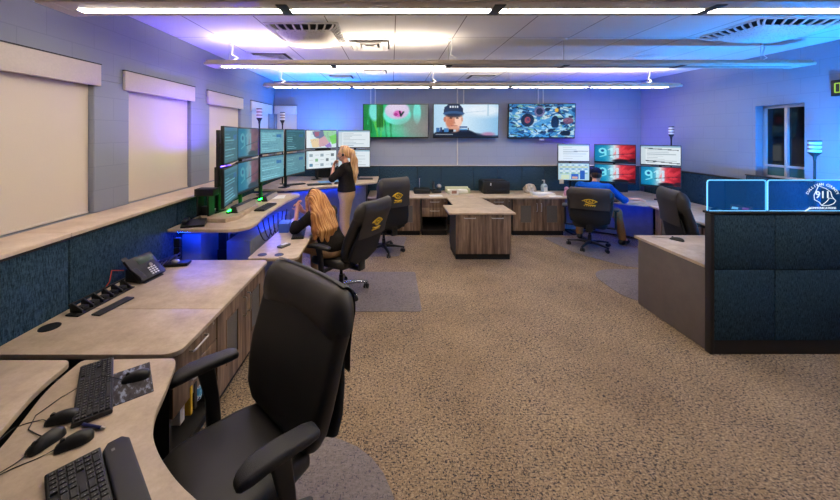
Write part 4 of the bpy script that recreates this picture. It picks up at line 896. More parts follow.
# left counter things
t = thing('charger_rack', 'black multi-slot charger rack lying on the left counter by the navy panel', 'charger', (-2.10, 2.52, .741), math.radians(84)); t.scale = (.76, .76, .76)
B().box((-.30, -.06, 0), (.29, .07, .014), .005).out('base_plate', M['black'], t); B().box((-.27, .055, .075), (.30, .075, .09), .004).out('top_rail', M['black'], t)
for i in range(6):
    x = -.25 + .1 * i; B().prism([(-.055, 0), (.07, 0), (.075, .075), (.05, .075), (-.05, .025)], x - .008, x + .008, .002, M4=Matrix(((0, 0, 1, 0), (1, 0, 0, 0), (0, 1, 0, .0141), (0, 0, 0, 1)))).out('divider', M['black'], t)
    if i < 5: B().box((x + .02, -.03, .0145), (x + .08, .045, .05), .006).out('charging_slot', M['blackm'], t)
t = thing('tray', 'small black tray lying in front of the charger rack', 'tray', (-1.955, 2.43, .741), math.radians(80)); B().box((-.13, -.035, 0), (.13, .035, .012), .006).out('tray_base', M['rubber'], t)
t = thing('desk_phone', 'black desk phone propped up on the left counter', 'phone', (-2.07, 2.90, .741), math.radians(80))
tl = Matrix.Translation((0, 0, .068)) @ Matrix.Rotation(math.radians(44), 4, 'X')
B().box((-.12, -.02, 0), (.13, .10, .255), .012, M4=None).bm.free() if 0 else None
B().box((-.12, -.09, 0), (.13, .14, .03), .01, M4=tl).out('phone_body', M['black'], t)
B().loft([sec((x, y, z), (1, 0, 0), (0, .6, .8), .05, .035, .012) for x, y, z in ((-.095, -.085, .055), (-.095, -.05, .075), (-.095, .03, .125), (-.095, .085, .17), (-.095, .10, .185))]).out('handset', M['rubber'], t, 60)
B().box((-.04, .055, .0305), (.11, .115, .033), .002, M4=tl).out('display', plain('phone display', (58, 74, 62), .25), t)
k = B()
for i in range(4):
    for j in range(3): k.box((.0 + j * .026, -.07 + i * .02, .0305), (.018 + j * .026, -.058 + i * .02, .034), .001, M4=tl)
k.out('keys', M['white'], t); B().cyl(tl @ Vector((.045, .02, .0305)), tl @ Vector((.045, .02, .035)), .016, n=16).out('navigation_key', M['chrome'], t)
B().prism([(-.09, 0), (.10, 0), (.10, .10)], -.09, .10, .003, M4=Matrix(((0, 0, 1, 0), (1, 0, 0, 0), (0, 1, 0, .001), (0, 0, 0, 1)))).out('wedge_stand', M['black'], t)
B().tube([(-.1, .1, .1), (-.16, .15, .12), (-.22, .1, .06), (-.25, .12, .004)], .004, 6).out('cord', plain('red orange cable', (190, 60, 36), .5), t)
t = thing('cable_bundle', 'dark tangle of plugs and cables at the far end of the left counter', 'cables', (-2.12, 3.17, .741), math.radians(80))
b = B(); 
for i in range(6): b.tube(bez((-.2 + .05 * i, -.03, .008), (-.05 + .05 * i, .08 - .03 * i, .05 + .01 * i), (.1 + .03 * i, .04, .012), 8), .008, 6)
b.out('cables', M['cable'], t); B().box((.06, -.07, 0), (.17, -.01, .035), .008).out('plug_block', M['black'], t); B().cyl((-.16, -.04, .015), (-.10, -.05, .015), .014, n=10).out('purple_plug', plain('purple plug', (96, 70, 120), .5), t)
t = thing('equipment_box', 'flat black box beside the cable tangle on the left counter', 'box', (-1.98, 3.2, .741), math.radians(10)); B().box((-.10, -.05, 0), (.10, .05, .03), .008).out('case', M['black'], t); B().ell((-.02, 0, .036), (.035, .03, .018)).out('dome', M['chrome'], t)
t = thing('cable_riser', 'black vertical cable chain under the raised console top', 'cable riser', (-2.12, 3.42, .002))
for i in range(9): B().box((-.03, -.02, .05 + i * .098), (.03, .02, .14 + i * .098), .008).out('chain_link', M['black'], t)
# open shelf contents
sx, sy, sz = -1.29, 0, .2595
for nm, lb, ct, y, sz_, c in (('box', 'white carton on the open shelf under the near left counter', 'box', 2.03, (.12, .045, .185), (222, 216, 206)), ('book', 'yellow-spined booklet on the open shelf', 'book', 2.09, (.16, .022, .17), (222, 176, 40)), ('box', 'dark binder on the open shelf beside the yellow booklet', 'box', 2.135, (.16, .03, .16), (40, 36, 36))):
    t = thing(nm, lb, ct, (sx, y, sz)); B().box((-sz_[0] / 2, -sz_[1] / 2, 0), (sz_[0] / 2, sz_[1] / 2, sz_[2]), .003).out('cover', plain(lb, c, .6), t)
n = N('printed wipes label'); f = n.noise(n.coord('Object', (1, 1, 1)), 26, 2); n.base(n.ramp(f, [(.42, (60, 150, 196)), (.5, (120, 196, 222)), (.56, (230, 240, 244)), (.6, (40, 60, 120))]), .4)
t = thing('wipes_canister', 'blue and white wipes canister on the open shelf', 'canister', (sx + .02, 2.215, sz)); B().lathe([(.001, 0), (.045, 0), (.047, .01), (.047, .20), (.03, .215), (.001, .215)], n=24).out('canister_body', n.m, t); B().lathe([(.001, .216), (.04, .216), (.036, .245), (.001, .245)], n=24).out('lid', M['white'], t)
# console tops
keyboard('slim black keyboard on the green-lit console top', (-1.62, 4.45, 1.001), 88, .42, .13, group='keyboards on the left consoles')
keyboard('black keyboard on the lower surface in front of the seated woman', (-1.12, 4.18, .741), 100, .42, .14, group='keyboards on the left consoles')
keyboard('black keyboard on the raised corner console, left of the standing woman', (-1.28, 6.12, 1.051), 22, .42, .13, detail=False, group='keyboards on the left consoles')
keyboard('second dark keyboard on the corner console, against the wall side', (-1.72, 6.1, 1.051), 40, .38, .12, detail=False, group='keyboards on the left consoles')
keyboard('dark keyboard at the right end of the corner console behind the standing woman', (-.52, 6.85, 1.051), 5, .3, .12, detail=False, group='keyboards on the left consoles')
keyboard('black keyboard under the man\'s right hand', (4.12, 6.28, .741), 38, .42, .13, detail=False, group='keyboards on the right console')
mouse('black mouse on the corner console beside the standing woman', (-.98, 6.25, 1.051), 40, None, group='mice on the left consoles')
mouse('black mouse on the partition desk top by the black frame', (3.16, 3.82, .776), 120, [(.055, 0, .01), (.12, .02, .003), (.2, .1, .003)], .13, group='mice behind the partition')
t = thing('desk_phone', 'low black phone on the near end of the raised console top', 'phone', (-2.06, 3.60, 1.001), math.radians(20)); B().prism([(-.09, 0), (.09, 0), (.09, .05), (-.09, .02)], -.11, .11, .004, M4=Matrix(((0, 0, 1, 0), (1, 0, 0, 0), (0, 1, 0, 0), (0, 0, 0, 1)))).out('phone_body', M['black'], t); B().box((-.10, -.07, .045), (-.05, .09, .075), .012).out('handset', M['black'], t)
def papers(label, loc, deg, w=.216, d=.28, h=.004, nm='paper', cat='paper'):
    t = thing(nm, label, cat, loc, math.radians(deg)); B().box((-w / 2, -d / 2, 0), (w / 2, d / 2, h)).out('sheet', M['paper'], t); return t
papers('white paper lying at the back of the green-lit console top', (-1.72, 5.2, 1.001), 12)
papers('white paper on the lower left console in front of the seated woman\'s hands', (-1.30, 4.66, .741), 30)
bx = plain('carton painted blue-lit', (70, 110, 200), .6)  # blue of the console lights is painted into the carton colour
t = thing('box', 'small blue-lit box on the lower console surface beside the seated woman', 'box', (-1.335, 4.33, .741), .1); B().box((-.06, -.10, 0), (.06, .10, .10), .004).out('carton', bx, t); B().box((-.062, -.102, .1005), (.062, .102, .112), .003).out('lid', bx, t)
n = plain('folder of blue-lit papers', (120, 170, 210), .5)  # blue light falling on papers, painted into their colour
t = thing('folder', 'folder of blue-lit papers on the corner console under the map monitors', 'folder', (-1.15, 6.5, 1.051), .5); B().box((-.22, -.11, 0), (.22, .11, .012), .002).out('cover', n, t)
t = thing('remote_phone', 'grey handset lying on the lower left console near the grommets', 'phone', (-1.16, 3.72, .741), math.radians(65)); B().box((-.07, -.035, 0), (.07, .035, .025), .008).out('case', plain('grey handset', (96, 96, 98), .5), t); B().box((-.03, -.02, .0255), (.05, .02, .027)).out('display', M['white'], t)
papers('loose paper on the corner console in front of the blue-lit folder', (-.82, 6.42, 1.051), 30, .2, .14)
# far counter things
t = thing('printer', 'boxy black printer on the far counter', 'printer', (2.12, 7.14, .741)); B().box((-.27, -.19, 0), (.27, .20, .245), .02).out('printer_case', M['black'], t); B().box((-.20, -.205, .03), (.20, -.19, .1), .004).out('paper_tray', M['blackm'], t); B().box((-.22, -.1, .246), (.22, .16, .262), .008).out('top_lid', M['rubber'], t); B().box((-.13, -.195, .17), (-.11, -.189, .22)).out('indicator', M['white'], t)
t = thing('radio_set', 'black radio set with stubby aerial on the far counter left of the paper trays', 'radio', (.62, 7.1, .741)); B().box((-.16, -.14, 0), (.16, .14, .09), .01).out('case', M['black'], t); B().cyl((-.04, .05, .09), (-.04, .05, .29), .006, n=8).out('aerial', M['chrome'], t)
t = thing('telephone', 'black telephone with coiled cord on the far counter', 'phone', (.92, 7.12, .741)); B().box((-.10, -.10, 0), (.10, .10, .06), .02).out('phone_body', M['black'], t); B().tube([(-.05, -.08, .07), (-.06, 0, .15), (-.05, .08, .2)], .028, 8).out('handset', M['black'], t); B().ell((.06, 0, .13), (.05, .04, .05)).out('dial_cup', M['chrome'], t)
t = thing('paper_stack', 'slanted white paper pad in front of the black radio', 'paper', (.86, 6.74, .741), .1)
for i in range(3): B().box((-.12 + .008 * i, -.08, .004 * i), (.12 + .005 * i, .08, .004 * i + .003)).out('sheet', M['paper'], t)
t = thing('paper_tray', 'pale green and cream paper tray on the far counter', 'tray', (1.36, 7.12, .741)); g1 = plain('pale green card', (196, 200, 166), .7); B().box((-.24, -.12, 0), (.24, .12, .012), .003).box((-.24, .10, 0), (.24, .12, .11), .003).box((-.24, -.12, .0), (-.225, .12, .09), .003).box((.225, -.12, 0), (.24, .12, .09), .003).out('tray_frame', g1, t); B().box((-.2, -.1, .0125), (.2, .09, .06), .003).out('paper_pile', M['paper'], t)
t = thing('picture_frame', 'small white photo frame standing at the root of the peninsula', 'photo frame', (1.24, 6.82, .741), .1); B().box((-.09, 0, 0), (.09, .015, .115), .004).out('frame', M['paper'], t); B().box((-.05, -.003, .03), (.05, -.0005, .09)).out('picture', plain('photo print', (150, 110, 90), .4), t); B().box((-.02, .015, 0), (.02, .06, .01)).out('strut', M['paper'], t)
t = thing('model_helmet', 'pale beige sculpted ornament on the far counter right of the printer', 'ornament', (2.86, 7.12, .741)); cr = plain('beige resin', (170, 158, 142), .6, nz=.3, nscale=22); B().lathe([(.001, 0), (.12, 0), (.125, .03), (.115, .10), (.08, .165), (.03, .185), (.001, .187)], n=20).out('ornament_body', cr, t); B().tube([(-.12, -.02, .03), (-.15, -.03, .09), (-.10, -.02, .14)], .016, 8).out('ornament_arm', cr, t)
t = thing('pump_bottle', 'clear pump bottle with white label on the far counter', 'bottle', (3.12, 7.05, .741)); B().lathe([(.001, 0), (.06, 0), (.065, .01), (.065, .15), (.05, .18), (.02, .195), (.018, .215), (.001, .215)], n=22).out('bottle_body', plain('clear plastic', (150, 170, 182), .15, spec=.7), t); B().box((-.035, -.068, .04), (.035, -.063, .13)).out('bottle_label', M['paper'], t); B().cyl((0, 0, .215), (0, 0, .27), .012, n=12).tube([(0, 0, .265), (-.05, -.02, .268)], .009, 8).out('pump', M['white'], t)
papers('loose white sheet at the right end of the far counter', (3.18, 6.70, .741), -14, .24, .18)
papers('thick stack of white papers beside the pump bottle', (3.0, 6.86, .741), -4, .42, .2, .045, 'paper_stack', 'papers')
t = thing('figurine', 'small pink figurine between the far counter and the right monitors', 'figurine', (3.44, 6.78, .741)); pk = plain('pink resin', (206, 150, 176), .5); B().lathe([(.001, 0), (.05, 0), (.055, .03), (.045, .09), (.02, .11), (.001, .112)], n=18).ell((0, 0, .135), (.042, .04, .042)).out('figure_body', pk, t)
t = thing('sticky_note', 'cream sticky note on the lower frame of the button-grid monitor', 'note', (3.45, 7.0, .962), math.radians(-8.5)); B().box((-.04, 0, -.02), (.04, .003, .07)).out('sheet', plain('cream note', (230, 206, 160), .8), t)
t = thing('cup', 'dark cup on the far counter left of the radio', 'cup', (.22, 7.08, .741)); B().lathe([(.001, 0), (.035, 0), (.042, .05), (.042, .09), (.036, .088), (.03, .01), (.001, .01)], n=18).out('cup_body', M['black'], t)
# right counter things
t = thing('desk_phone', 'phone with lit pink and white keys seen through the plain acrylic screen', 'phone', (5.02, 4.98, .741), math.radians(-60)); tl = Matrix.Rotation(math.radians(50), 4, 'X'); B().box((-.12, -.02, .01), (.12, .20, .04), .01, M4=tl).out('phone_body', M['black'], t)
for (x, y, c, nm) in ((-.06, .13, (235, 245, 245), 'white'), (.05, .14, (240, 70, 120), 'pink'), (-.02, .06, (40, 200, 120), 'green'), (.06, .05, (240, 60, 110), 'pink'), (-.05, .0, (255, 150, 190), 'rose')): B().box((x - .035, y - .02, .0405), (x + .035, y + .02, .043), .003, M4=tl).out('lit_key', emit('key glow ' + nm, c, .9), t)
B().prism([(-.01, 0), (.12, 0), (.12, .14)], -.1, .1, M4=Matrix(((0, 0, 1, 0), (1, 0, 0, 0), (0, 1, 0, .001), (0, 0, 0, 1)))).out('stand', M['black'], t)
t = thing('stapler', 'small black desk tools on the right counter beside the acrylic', 'desk tool', (5.05, 5.4, .741), .6); B().box((-.1, -.03, 0), (.1, .03, .02), .006).out('tool_base', M['black'], t); B().box((-.09, -.025, .03), (.1, .025, .055), .01).out('tool_arm', M['black'], t)
# ------------------------------------------------------------------ people: smooth-union body, surface nets
def field(prims, h):
    lo, hi = np.full(3, 9e9), np.full(3, -9e9)
    for p in prims:
        if p[0] == 'cap': r = max(p[3], p[4]); pts = [np.array(p[1]), np.array(p[2])]
        else: r = max(p[2]); pts = [np.array(p[1])]
        if p[0] == 'cut': continue
        for q in pts: lo = np.minimum(lo, q - r - .03); hi = np.maximum(hi, q + r + .03)
    n = np.ceil((hi - lo) / h).astype(int) + 1; f = np.full(n, 1.0)
    for p in prims:
        k = p[-1]
        if p[0] == 'cap': a, b, r0, r1 = np.array(p[1], float), np.array(p[2], float), p[3], p[4]; R_ = max(r0, r1) + k + 3 * h; l, u = np.minimum(a, b) - R_, np.maximum(a, b) + R_
        else: c, rad = np.array(p[1], float), np.array(p[2], float); R_ = rad.max() + k + 3 * h; l, u = c - R_, c + R_
        i0 = np.maximum(((l - lo) / h).astype(int), 0); i1 = np.minimum(((u - lo) / h).astype(int) + 2, n)
        if (i1 <= i0).any(): continue
        ax = [lo[d] + np.arange(i0[d], i1[d]) * h for d in range(3)]; X, Y, Z = np.meshgrid(*ax, indexing='ij')
        if p[0] == 'cap':
            ab = b - a; L2 = max(ab @ ab, 1e-9); t = np.clip(((X - a[0]) * ab[0] + (Y - a[1]) * ab[1] + (Z - a[2]) * ab[2]) / L2, 0, 1)
            d = np.sqrt((X - a[0] - t * ab[0]) ** 2 + (Y - a[1] - t * ab[1]) ** 2 + (Z - a[2] - t * ab[2]) ** 2) - (r0 + (r1 - r0) * t)
        else:
            dx = np.stack([X - c[0], Y - c[1], Z - c[2]], -1)
            if p[0] == 'ell' and len(p) > 4 and p[3] is not None: dx = dx @ np.array(p[3])
            q = np.sqrt(((dx / rad) ** 2).sum(-1)); g = np.sqrt(((dx / rad ** 2) ** 2).sum(-1)) + 1e-9; d = q * (q - 1) / g
        sl = tuple(slice(a_, b_) for a_, b_ in zip(i0, i1)); o = f[sl]
        if p[0] == 'cut': f[sl] = np.maximum(o, -d)
        else: m = np.maximum(k - np.abs(o - d), 0) / max(k, 1e-6); f[sl] = np.minimum(o, d) - m * m * k / 4
    return f, lo
def nets(f, lo, h):
    s = f < 0; c8 = [(i, j, k) for i in (0, 1) for j in (0, 1) for k in (0, 1)]; n = np.array(f.shape) - 1
    sub = lambda a, o: a[o[0]:o[0] + n[0], o[1]:o[1] + n[1], o[2]:o[2] + n[2]]
    cnt = sum(sub(s, c).astype(np.int8) for c in c8); act = (cnt > 0) & (cnt < 8); idx = -np.ones(n, np.int64); idx[act] = np.arange(act.sum())
    ia = np.argwhere(act); acc = np.zeros((len(ia), 3)); num = np.zeros(len(ia))
    for a in c8:
        for d in range(3):
            if a[d] == 0:
                b = list(a); b[d] = 1; fa = sub(f, a)[act]; fb = sub(f, b)[act]; cr = (fa < 0) != (fb < 0); t = np.where(cr, fa / np.where(fa == fb, 1, fa - fb), 0)
                p = np.array(a, float)[None].repeat(len(ia), 0); p[:, d] += t; acc += p * cr[:, None]; num += cr
    V = lo + (ia + acc / num[:, None]) * h; F = []
    for d in range(3):
        u, v = (d + 1) % 3, (d + 2) % 3; m = list(f.shape); m[d] -= 1
        a = s[tuple(slice(0, q) for q in m)]; e = [slice(None)] * 3; e[d] = slice(1, None); b = s[tuple(e)]; cr = np.argwhere(a != b)
        cr = cr[(cr[:, u] > 0) & (cr[:, v] > 0) & (cr[:, u] < n[u]) & (cr[:, v] < n[v])]
        fl = a[tuple(cr.T)]
        def g(du, dv): q = cr.copy(); q[:, u] += du; q[:, v] += dv; return idx[tuple(q.T)]
        qd = np.stack([g(-1, -1), g(0, -1), g(0, 0), g(-1, 0)], -1); qd[~fl] = qd[~fl][:, ::-1]; F.append(qd)
    F = np.concatenate(F); F = F[(F >= 0).all(1)]; return V, F
def sdf(name, prims, h, mat, parent):
    f, lo = field(prims, h); V, Fq = nets(f, lo, h); me = bpy.data.meshes.new(name); me.from_pydata(V.tolist(), [], Fq.tolist())
    me.polygons.foreach_set('use_smooth', [True] * len(me.polygons)); me.materials.append(mat); o = bpy.data.objects.new(name, me); COL.objects.link(o); o.parent = parent; return o
def v3(*a): return np.array(a, float)
def nrm(a): return a / np.linalg.norm(a)
def hand(w, d, n, curl=.5, side=1):
    """wrist w, pointing d, palm facing n; side +1 puts the thumb on cross(d, n)"""
    d = nrm(d); n = nrm(n - d * (n @ d)); s = np.cross(d, n) * side; P = [('ell', w + d * .045, (.047, .040, .018), np.stack([d, s, n], 1), .012), ('cap', w - d * .01, w + d * .03, .024, .026, .015)]
    for i, (o, L) in enumerate(zip((.030, .010, -.010, -.029), (.074, .082, .076, .060))):
        b = w + d * (.082 - abs(o) * .15) + s * o; a = curl * .5
        for q, seg in enumerate((.46, .31, .23)):
            dd = nrm(d * math.cos(a) + n * math.sin(a)); e = b + dd * L * seg; P.append(('cap', b, e, .0092 - .0008 * q, .0086 - .001 * q, .004)); b = e; a += curl * .8
    b = w + d * .022 + s * .024
    for q, (L, m) in enumerate(((.036, (.55, .8, .25)), (.03, (.8, .5, .35)), (.022, (.9, .25, .4)))):
        dd = nrm(d * m[0] + s * m[1] + n * m[2]); e = b + dd * L; P.append(('cap', b, e, .0125 - .0015 * q, .011 - .0015 * q, .008)); b = e
    return P
def head_prims(c, fw, up):
    fw = nrm(fw); lf = nrm(np.cross(up, fw)); up = nrm(np.cross(fw, lf)); R_ = np.stack([fw, lf, up], 1); q = lambda x, y, z: c + fw * x + lf * y + up * z
    P = [('ell', q(-.008, 0, .03), (.093, .074, .085), R_, .02), ('ell', q(.022, 0, -.03), (.066, .058, .082), R_, .04), ('ell', q(.06, 0, -.085), (.024, .028, .02), R_, .03),
         ('cap', q(.086, 0, .008), q(.104, 0, -.026), .008, .012, .012), ('cap', q(.083, -.035, .022), q(.083, .035, .022), .008, .008, .012), ('cap', q(.086, -.018, -.058), q(.086, .018, -.058), .007, .007, .008), ('cap', q(.083, -.016, -.07), q(.083, .016, -.07), .008, .008, .008),
         ('ell', q(-.012, .077, -.005), (.018, .009, .03), R_, .008), ('ell', q(-.012, -.077, -.005), (.018, .009, .03), R_, .008)]
    return P, q, R_
def person(label, loc, deg, J, mats, hair, female=True, group=None, extra=None):
    t = thing('person', label, 'person', loc, math.radians(deg)); g = {k: np.array(v, float) for k, v in J.items() if k not in ('lh', 'rh')}
    body = [('ell', g['pel'], (.115, .165, .12), None, .05), ('cap', g['pel'], g['waist'], .12, .115, .06), ('cap', g['waist'] + v3(0, .04, 0), g['chest'] + v3(0, .06, 0), .09, .105, .06), ('cap', g['waist'] - v3(0, .04, 0), g['chest'] - v3(0, .06, 0), .09, .105, .06),
            ('cap', g['ls'], g['rs'], .058, .058, .06), ('cap', g['chest'], g['neck'], .07, .052, .06), ('cap', g['neck'], g['head'] + v3(0, 0, -.05), .052, .05, .03)]
    if female:
        for s in (-1, 1): body.append(('ell', g['chest'] + g['cf'] * .095 + v3(0, .065 * s, -.02), (.055, .06, .06), None, .04))
    hp, q, R_ = head_prims(g['head'], g['face'], v3(*J.get('hup', (0, 0, 1)))); body += hp
    a = 1 if not female else .9
    for s in 'lr':
        body += [('cap', g[s + 's'], g[s + 'e'], .048 * a, .038 * a, .02), ('cap', g[s + 'e'], g[s + 'w'], .039 * a, .026 * a, .012), ('cap', g[s + 'hip'], g[s + 'k'], .085 * a, .058 * a, .04), ('cap', g[s + 'k'], g[s + 'a'], .056 * a, .037 * a, .02), ('cap', g[s + 'a'], g[s + 'a'] + nrm(g[s + 't'] - g[s + 'a']) * .08, .036, .032, .02)]
        hd = J[s + 'h']; body += hand(g[s + 'w'], np.array(hd[0], float), np.array(hd[1], float), hd[2], hd[3])
    sdf('body', body, .0068, mats['skin'], t)
    sh = [('ell', g['pel'] + v3(0, 0, .03), (.135, .185, .12), None, .05), ('cap', g['pel'] + v3(0, 0, .06), g['waist'], .138, .132, .06), ('cap', g['waist'] + v3(0, .045, 0), g['chest'] + v3(0, .065, 0), .105, .12, .06), ('cap', g['waist'] - v3(0, .045, 0), g['chest'] - v3(0, .065, 0), .105, .12, .06), ('cap', g['ls'], g['rs'], .070, .070, .06), ('cap', g['chest'], g['neck'] - v3(0, 0, .015), .085, .066, .05)]
    if female:
        for s in (-1, 1): sh.append(('ell', g['chest'] + g['cf'] * .098 + v3(0, .065 * s, -.02), (.066, .072, .072), None, .04))
    sl = J.get('sleeve', .85)
    for s in 'lr':
        e = g[s + 's'] + (g[s + 'e'] - g[s + 's']) * min(sl, 1); sh.append(('cap', g[s + 's'], e, .066, .060, .03))
        if sl > 1: sh.append(('cap', g[s + 'e'], g[s + 'e'] + (g[s + 'w'] - g[s + 'e']) * (sl - 1), .058, .05, .02))
    sh.append(('cut', g['neck'] + v3(0, 0, .055) + g['cf'] * .03, (.085, .082, .06), None, 0)); sh.append(('cut', g['pel'] + v3(0, 0, -.16 + J.get('hem', 0)), (.6, .6, .13), None, 0))
    so = sdf('shirt', sh, .0085, mats['shirt'], t)
    tr = [('ell', g['pel'], (.135, .178, .125), None, .05), ('cap', g['pel'], g['pel'] + v3(0, 0, .06), .13, .128, .04)]
    for s in 'lr': tr += [('cap', g[s + 'hip'], g[s + 'k'], .102 * a, .076 * a, .05), ('cap', g[s + 'k'], g[s + 'a'] + v3(0, 0, .02), .074 * a, .062 * a, .03)]
    tr.append(('cut', g['pel'] + v3(0, 0, .20), (.5, .5, .09), None, 0)); sdf('trousers', tr, .0085, mats['trousers'], t)
    shoe = []
    for s in 'lr':
        d = nrm(g[s + 't'] - g[s + 'a']); d[2] = 0; p = g[s + 'a'].copy(); p[2] = .045
        sdf('shoe', [('cap', p - d * .04, p + d * .13, .042, .036, .03), ('cap', p, g[s + 'a'] + v3(0, 0, .015), .046, .050, .03), ('cut', p - v3(0, 0, .145), (.5, .5, .10), None, 0)], .007, M['black'], t)
    if hair: hair(t, q, R_, g)
    for s in (-1, 1):
        e = B().ell(tuple(q(.0785, .031 * s, .004)), (.009, .013, .008), 12).out('eye', EYE, t)
        B().tube([tuple(q(.088, .018 * s, .026)), tuple(q(.086, .034 * s, .03)), tuple(q(.076, .05 * s, .024))], .004, 6).out('eyebrow', mats['hair'], t)
    B().tube([tuple(q(.094, -.02, -.064)), tuple(q(.097, 0, -.064)), tuple(q(.094, .02, -.064))], .0035, 6).out('mouth', LIP, t)
    if extra: extra(t, q, R_, g)
    return t
EYE = plain('eye', (40, 34, 32), .2); LIP = plain('lip', (170, 92, 88), .5)
blk = plain('black cotton', (36, 32, 29), .9, nz=.15, nscale=40, spec=.1); kh = plain('khaki twill', (190, 158, 118), .9, nz=.06, nscale=60, spec=.1); brn = plain('brown khaki twill', (150, 104, 62), .9, nz=.06, nscale=60, spec=.1); blu = plain('blue polo cotton', (22, 84, 168), .85, nz=.12, nscale=40, spec=.1)
blond = hairmat('long strawberry blond hair', (116, 68, 32), (184, 122, 64), (232, 186, 122)); blond2 = hairmat('pale blond hair', (146, 98, 56), (204, 158, 106), (240, 206, 160), (1, .1, .06)); dkh = hairmat('dark brown hair', (36, 22, 14), (60, 38, 26), (84, 56, 38))
# standing woman, in profile, hand at her chin
J = dict(pel=(0, 0, .96), waist=(.0, 0, 1.10), chest=(.0, 0, 1.30), neck=(.01, 0, 1.45), head=(.045, 0, 1.615), face=(1, .1, -.04), cf=(1, 0, 0), ls=(-.005, .165, 1.40), rs=(-.005, -.165, 1.40), le=(.17, .25, 1.235), re=(.17, -.22, 1.19), lw=(.20, .07, 1.40), rw=(.25, .04, 1.21), lh=((-.1, -.5, .8), (-1, 0, 0), .9, -1), rh=((0, 1, .1), (-1, 0, 0), .7, 1),
         lhip=(0, .085, .90), rhip=(0, -.085, .90), lk=(.02, .10, .50), rk=(.05, -.09, .50), la=(-.03, .11, .09), ra=(.02, -.10, .09), lt=(.12, .13, .04), rt=(.17, -.11, .04), sleeve=.97, hem=.085)
def hair1(t, q, R_, g):
    P = [('ell', q(-.022, 0, .042), (.097, .084, .088), R_, .02), ('ell', q(-.07, 0, .01), (.06, .07, .08), R_, .03), ('cap', q(.03, 0, .11), q(-.05, 0, .1), .03, .03, .03), ('cap', q(-.09, 0, .055), q(-.135, 0, .02), .035, .045, .02), ('cap', q(-.135, 0, .02), q(-.165, 0, -.12), .048, .058, .03), ('cap', q(-.165, 0, -.12), q(-.175, .01, -.30), .058, .055, .03), ('cap', q(-.175, .01, -.30), q(-.165, .0, -.47), .052, .02, .02), ('cut', q(.085, 0, -.04), (.075, .068, .10), None, 0)]
    sdf('ponytail_hair', P, .0075, blond2, t)
    B().tube([tuple(q(.0 + .0, .086 * math.sin(a), .02 + .105 * math.cos(a))) for a in [(-.55 + 1.1 * i / 14) * PI for i in range(15)]], .007, 6).ell(tuple(q(0, .088, -.01)), (.022, .014, .024), 12).ell(tuple(q(0, -.088, -.01)), (.022, .014, .024), 12).tube([tuple(q(0, .092, -.02)), tuple(q(.06, .085, -.06)), tuple(q(.1, .04, -.065))], .003, 6).out('headset', M['black'], t)
person('standing woman with blond ponytail, black shirt and khaki trousers, hand at her chin', (-.74, 5.68, .007), 172, J, dict(skin=M['skin'], shirt=blk, trousers=kh, hair=blond2), hair1)
# seated woman seen from behind
J = dict(pel=(-.04, 0, .575), waist=(.02, 0, .70), chest=(.10, .02, .88), neck=(.17, .03, 1.01), head=(.215, .07, 1.135), face=(1, .12, -.1), cf=(.95, 0, .3), ls=(.13, .19, .965), rs=(.13, -.15, .965), le=(.32, .28, .80), re=(.36, -.15, .80), lw=(.41, .17, 1.0), rw=(.43, .08, .98), lh=((.3, -.3, .9), (-.4, -1, 0), .9, 1), rh=((.2, .5, .85), (-.4, 1, 0), .9, -1),
         lhip=(.0, .10, .57), rhip=(.0, -.10, .57), lk=(.43, .15, .56), rk=(.43, -.15, .56), la=(.42, .16, .10), ra=(.44, -.16, .10), lt=(.57, .17, .05), rt=(.59, -.17, .05), sleeve=1.25)
def hair2(t, q, R_, g):
    P = [('ell', q(-.02, 0, .04), (.105, .092, .094), R_, .02), ('ell', q(-.06, 0, -.02), (.075, .095, .11), R_, .04)]
    b = q(0, 0, 0)
    for y0, y1, y2, x2 in ((-.06, -.12, -.15, -.20), (-.03, -.06, -.09, -.235), (0, 0, -.01, -.25), (.03, .06, .06, -.245), (.06, .12, .13, -.22), (.075, .13, .17, -.15), (-.075, -.13, -.16, -.13)):
        p0, p1, p2, p3 = b + v3(-.06, y0, .02), b + v3(-.155, y1 * .85, -.16), b + v3(x2 - .02, y1, -.32), b + v3(x2 - .05, y2, -.47 + abs(y2) * .35)
        P += [('cap', p0, p1, .055, .06, .03), ('cap', p1, p2, .06, .055, .03), ('cap', p2, p3, .052, .018, .02)]
    for s in (-1, 1): P += [('cap', q(.03, .08 * s, .03), q(.0, .10 * s, -.12), .03, .045, .03)]
    P.append(('cut', q(.095, 0, -.03), (.075, .07, .12), None, 0)); sdf('long_hair', P, .0075, blond, t)
    B().tube([tuple(q(.01, .098 * math.sin(a), .025 + .118 * math.cos(a))) for a in [(-.55 + 1.1 * i / 14) * PI for i in range(15)]], .008, 6).ell(tuple(q(0, .1, -.01)), (.024, .016, .026), 12).ell(tuple(q(0, -.1, -.01)), (.024, .016, .026), 12).out('headset', M['black'], t)
person('seated woman seen from behind, very long blond hair, black shirt, hands raised before her face', (-.74, 4.20, .0065), 146, J, dict(skin=M['skin'], shirt=blk, trousers=kh, hair=blond), hair2)
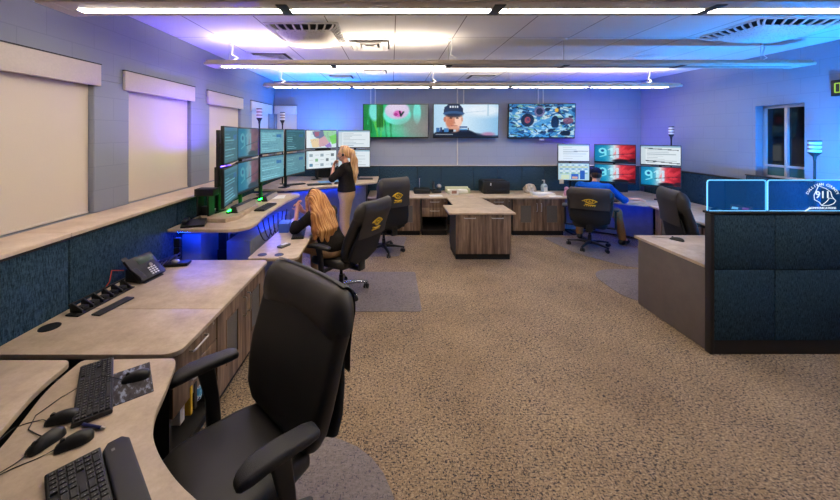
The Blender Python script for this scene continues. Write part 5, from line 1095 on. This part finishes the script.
# seated man in cap
J = dict(pel=(-.03, 0, .575), waist=(.04, 0, .71), chest=(.12, -.01, .93), neck=(.18, -.03, 1.075), head=(.235, -.045, 1.205), face=(1, -.05, -.12), cf=(.95, 0, .3), ls=(.13, .205, 1.02), rs=(.14, -.225, 1.01), le=(.32, .33, .80), re=(.265, -.46, .80), lw=(.52, .22, .80), rw=(.41, -.66, .805), lh=((1, -.2, -.1), (0, 0, -1), .35, 1), rh=((.6, -.75, -.05), (0, 0, -1), .35, -1),
         lhip=(.0, .10, .57), rhip=(.0, -.10, .57), lk=(.42, .2, .55), rk=(.36, -.36, .56), la=(.40, .22, .10), ra=(.36, -.44, .10), lt=(.55, .24, .05), rt=(.48, -.55, .05), sleeve=1.1)
navycap = plain('navy cap cloth', (24, 32, 62), .85, nz=.1, nscale=60, spec=.1)
def hair3(t, q, R_, g): sdf('short_hair', [('ell', q(-.03, 0, .02), (.088, .081, .085), R_, .02), ('cut', q(.10, 0, -.03), (.10, .09, .14), None, 0), ('cut', q(-.02, 0, -.13), (.2, .2, .09), None, 0)], .007, dkh, t)
def cap3(t, q, R_, g):
    c = sdf('cap', [('ell', q(-.01, 0, .06), (.105, .09, .085), R_, .02), ('cut', q(-.0, 0, -.09), (.4, .4, .115), None, 0)], .007, navycap, t)
    b = B(); top = [[tuple(q(.075 + .1 * (1 - (y / .085) ** 2) * k / 3, y, .045 - .012 * k / 3 - .1 * y * y * 8 * .1 + dz)) for y in [-.08 + .16 * i / 8 for i in range(9)]] for k in range(4) for dz in (0,)]
    for off in (0, -.005):
        rows = [[(p[0], p[1], p[2] + off) for p in r] for r in top]
        for r0, r1 in zip(rows, rows[1:]):
            for i in range(8): b.quad(r0[i], r0[i + 1], r1[i + 1], r1[i])
    b.out('peak', navycap, c); B().ell(tuple(q(-.01, 0, .146)), (.008, .008, .006), 10).out('cap_button', navycap, c)
person('seated man from behind in navy cap and blue shirt, right arm on the desk', (3.50, 5.98, .0065), 60, J, dict(skin=M['skin'], shirt=blu, trousers=brn, hair=dkh), hair3, False, extra=cap3)

# ------------------------------------------------------------------ camera, world, view
cd = bpy.data.cameras.new('camera'); cam = bpy.data.objects.new('camera', cd); COL.objects.link(cam)
cam.location = (0, 0, HE); cam.rotation_euler = (PI / 2, 0, 0); cd.sensor_width = 36; cd.lens = 36 * FP / 840; cd.clip_start = .02
cd.shift_x = (420 - VX) / 840; cd.shift_y = -(250 - VY) / 840; sc.camera = cam
wd = bpy.data.worlds.new('world'); sc.world = wd; wd.use_nodes = True; wd.node_tree.nodes['Background'].inputs[0].default_value = (.012, .013, .016, 1)
vs = sc.view_settings; vs.view_transform = 'Standard'; vs.look = 'None'; vs.gamma = 1; vs.use_curve_mapping = False; vs.exposure = 0.0
cy = sc.cycles; cy.use_denoising = True; cy.max_bounces = 9; cy.diffuse_bounces = 5; cy.transparent_max_bounces = 16; cy.sample_clamp_indirect = 6; cy.caustics_reflective = False; cy.caustics_refractive = False
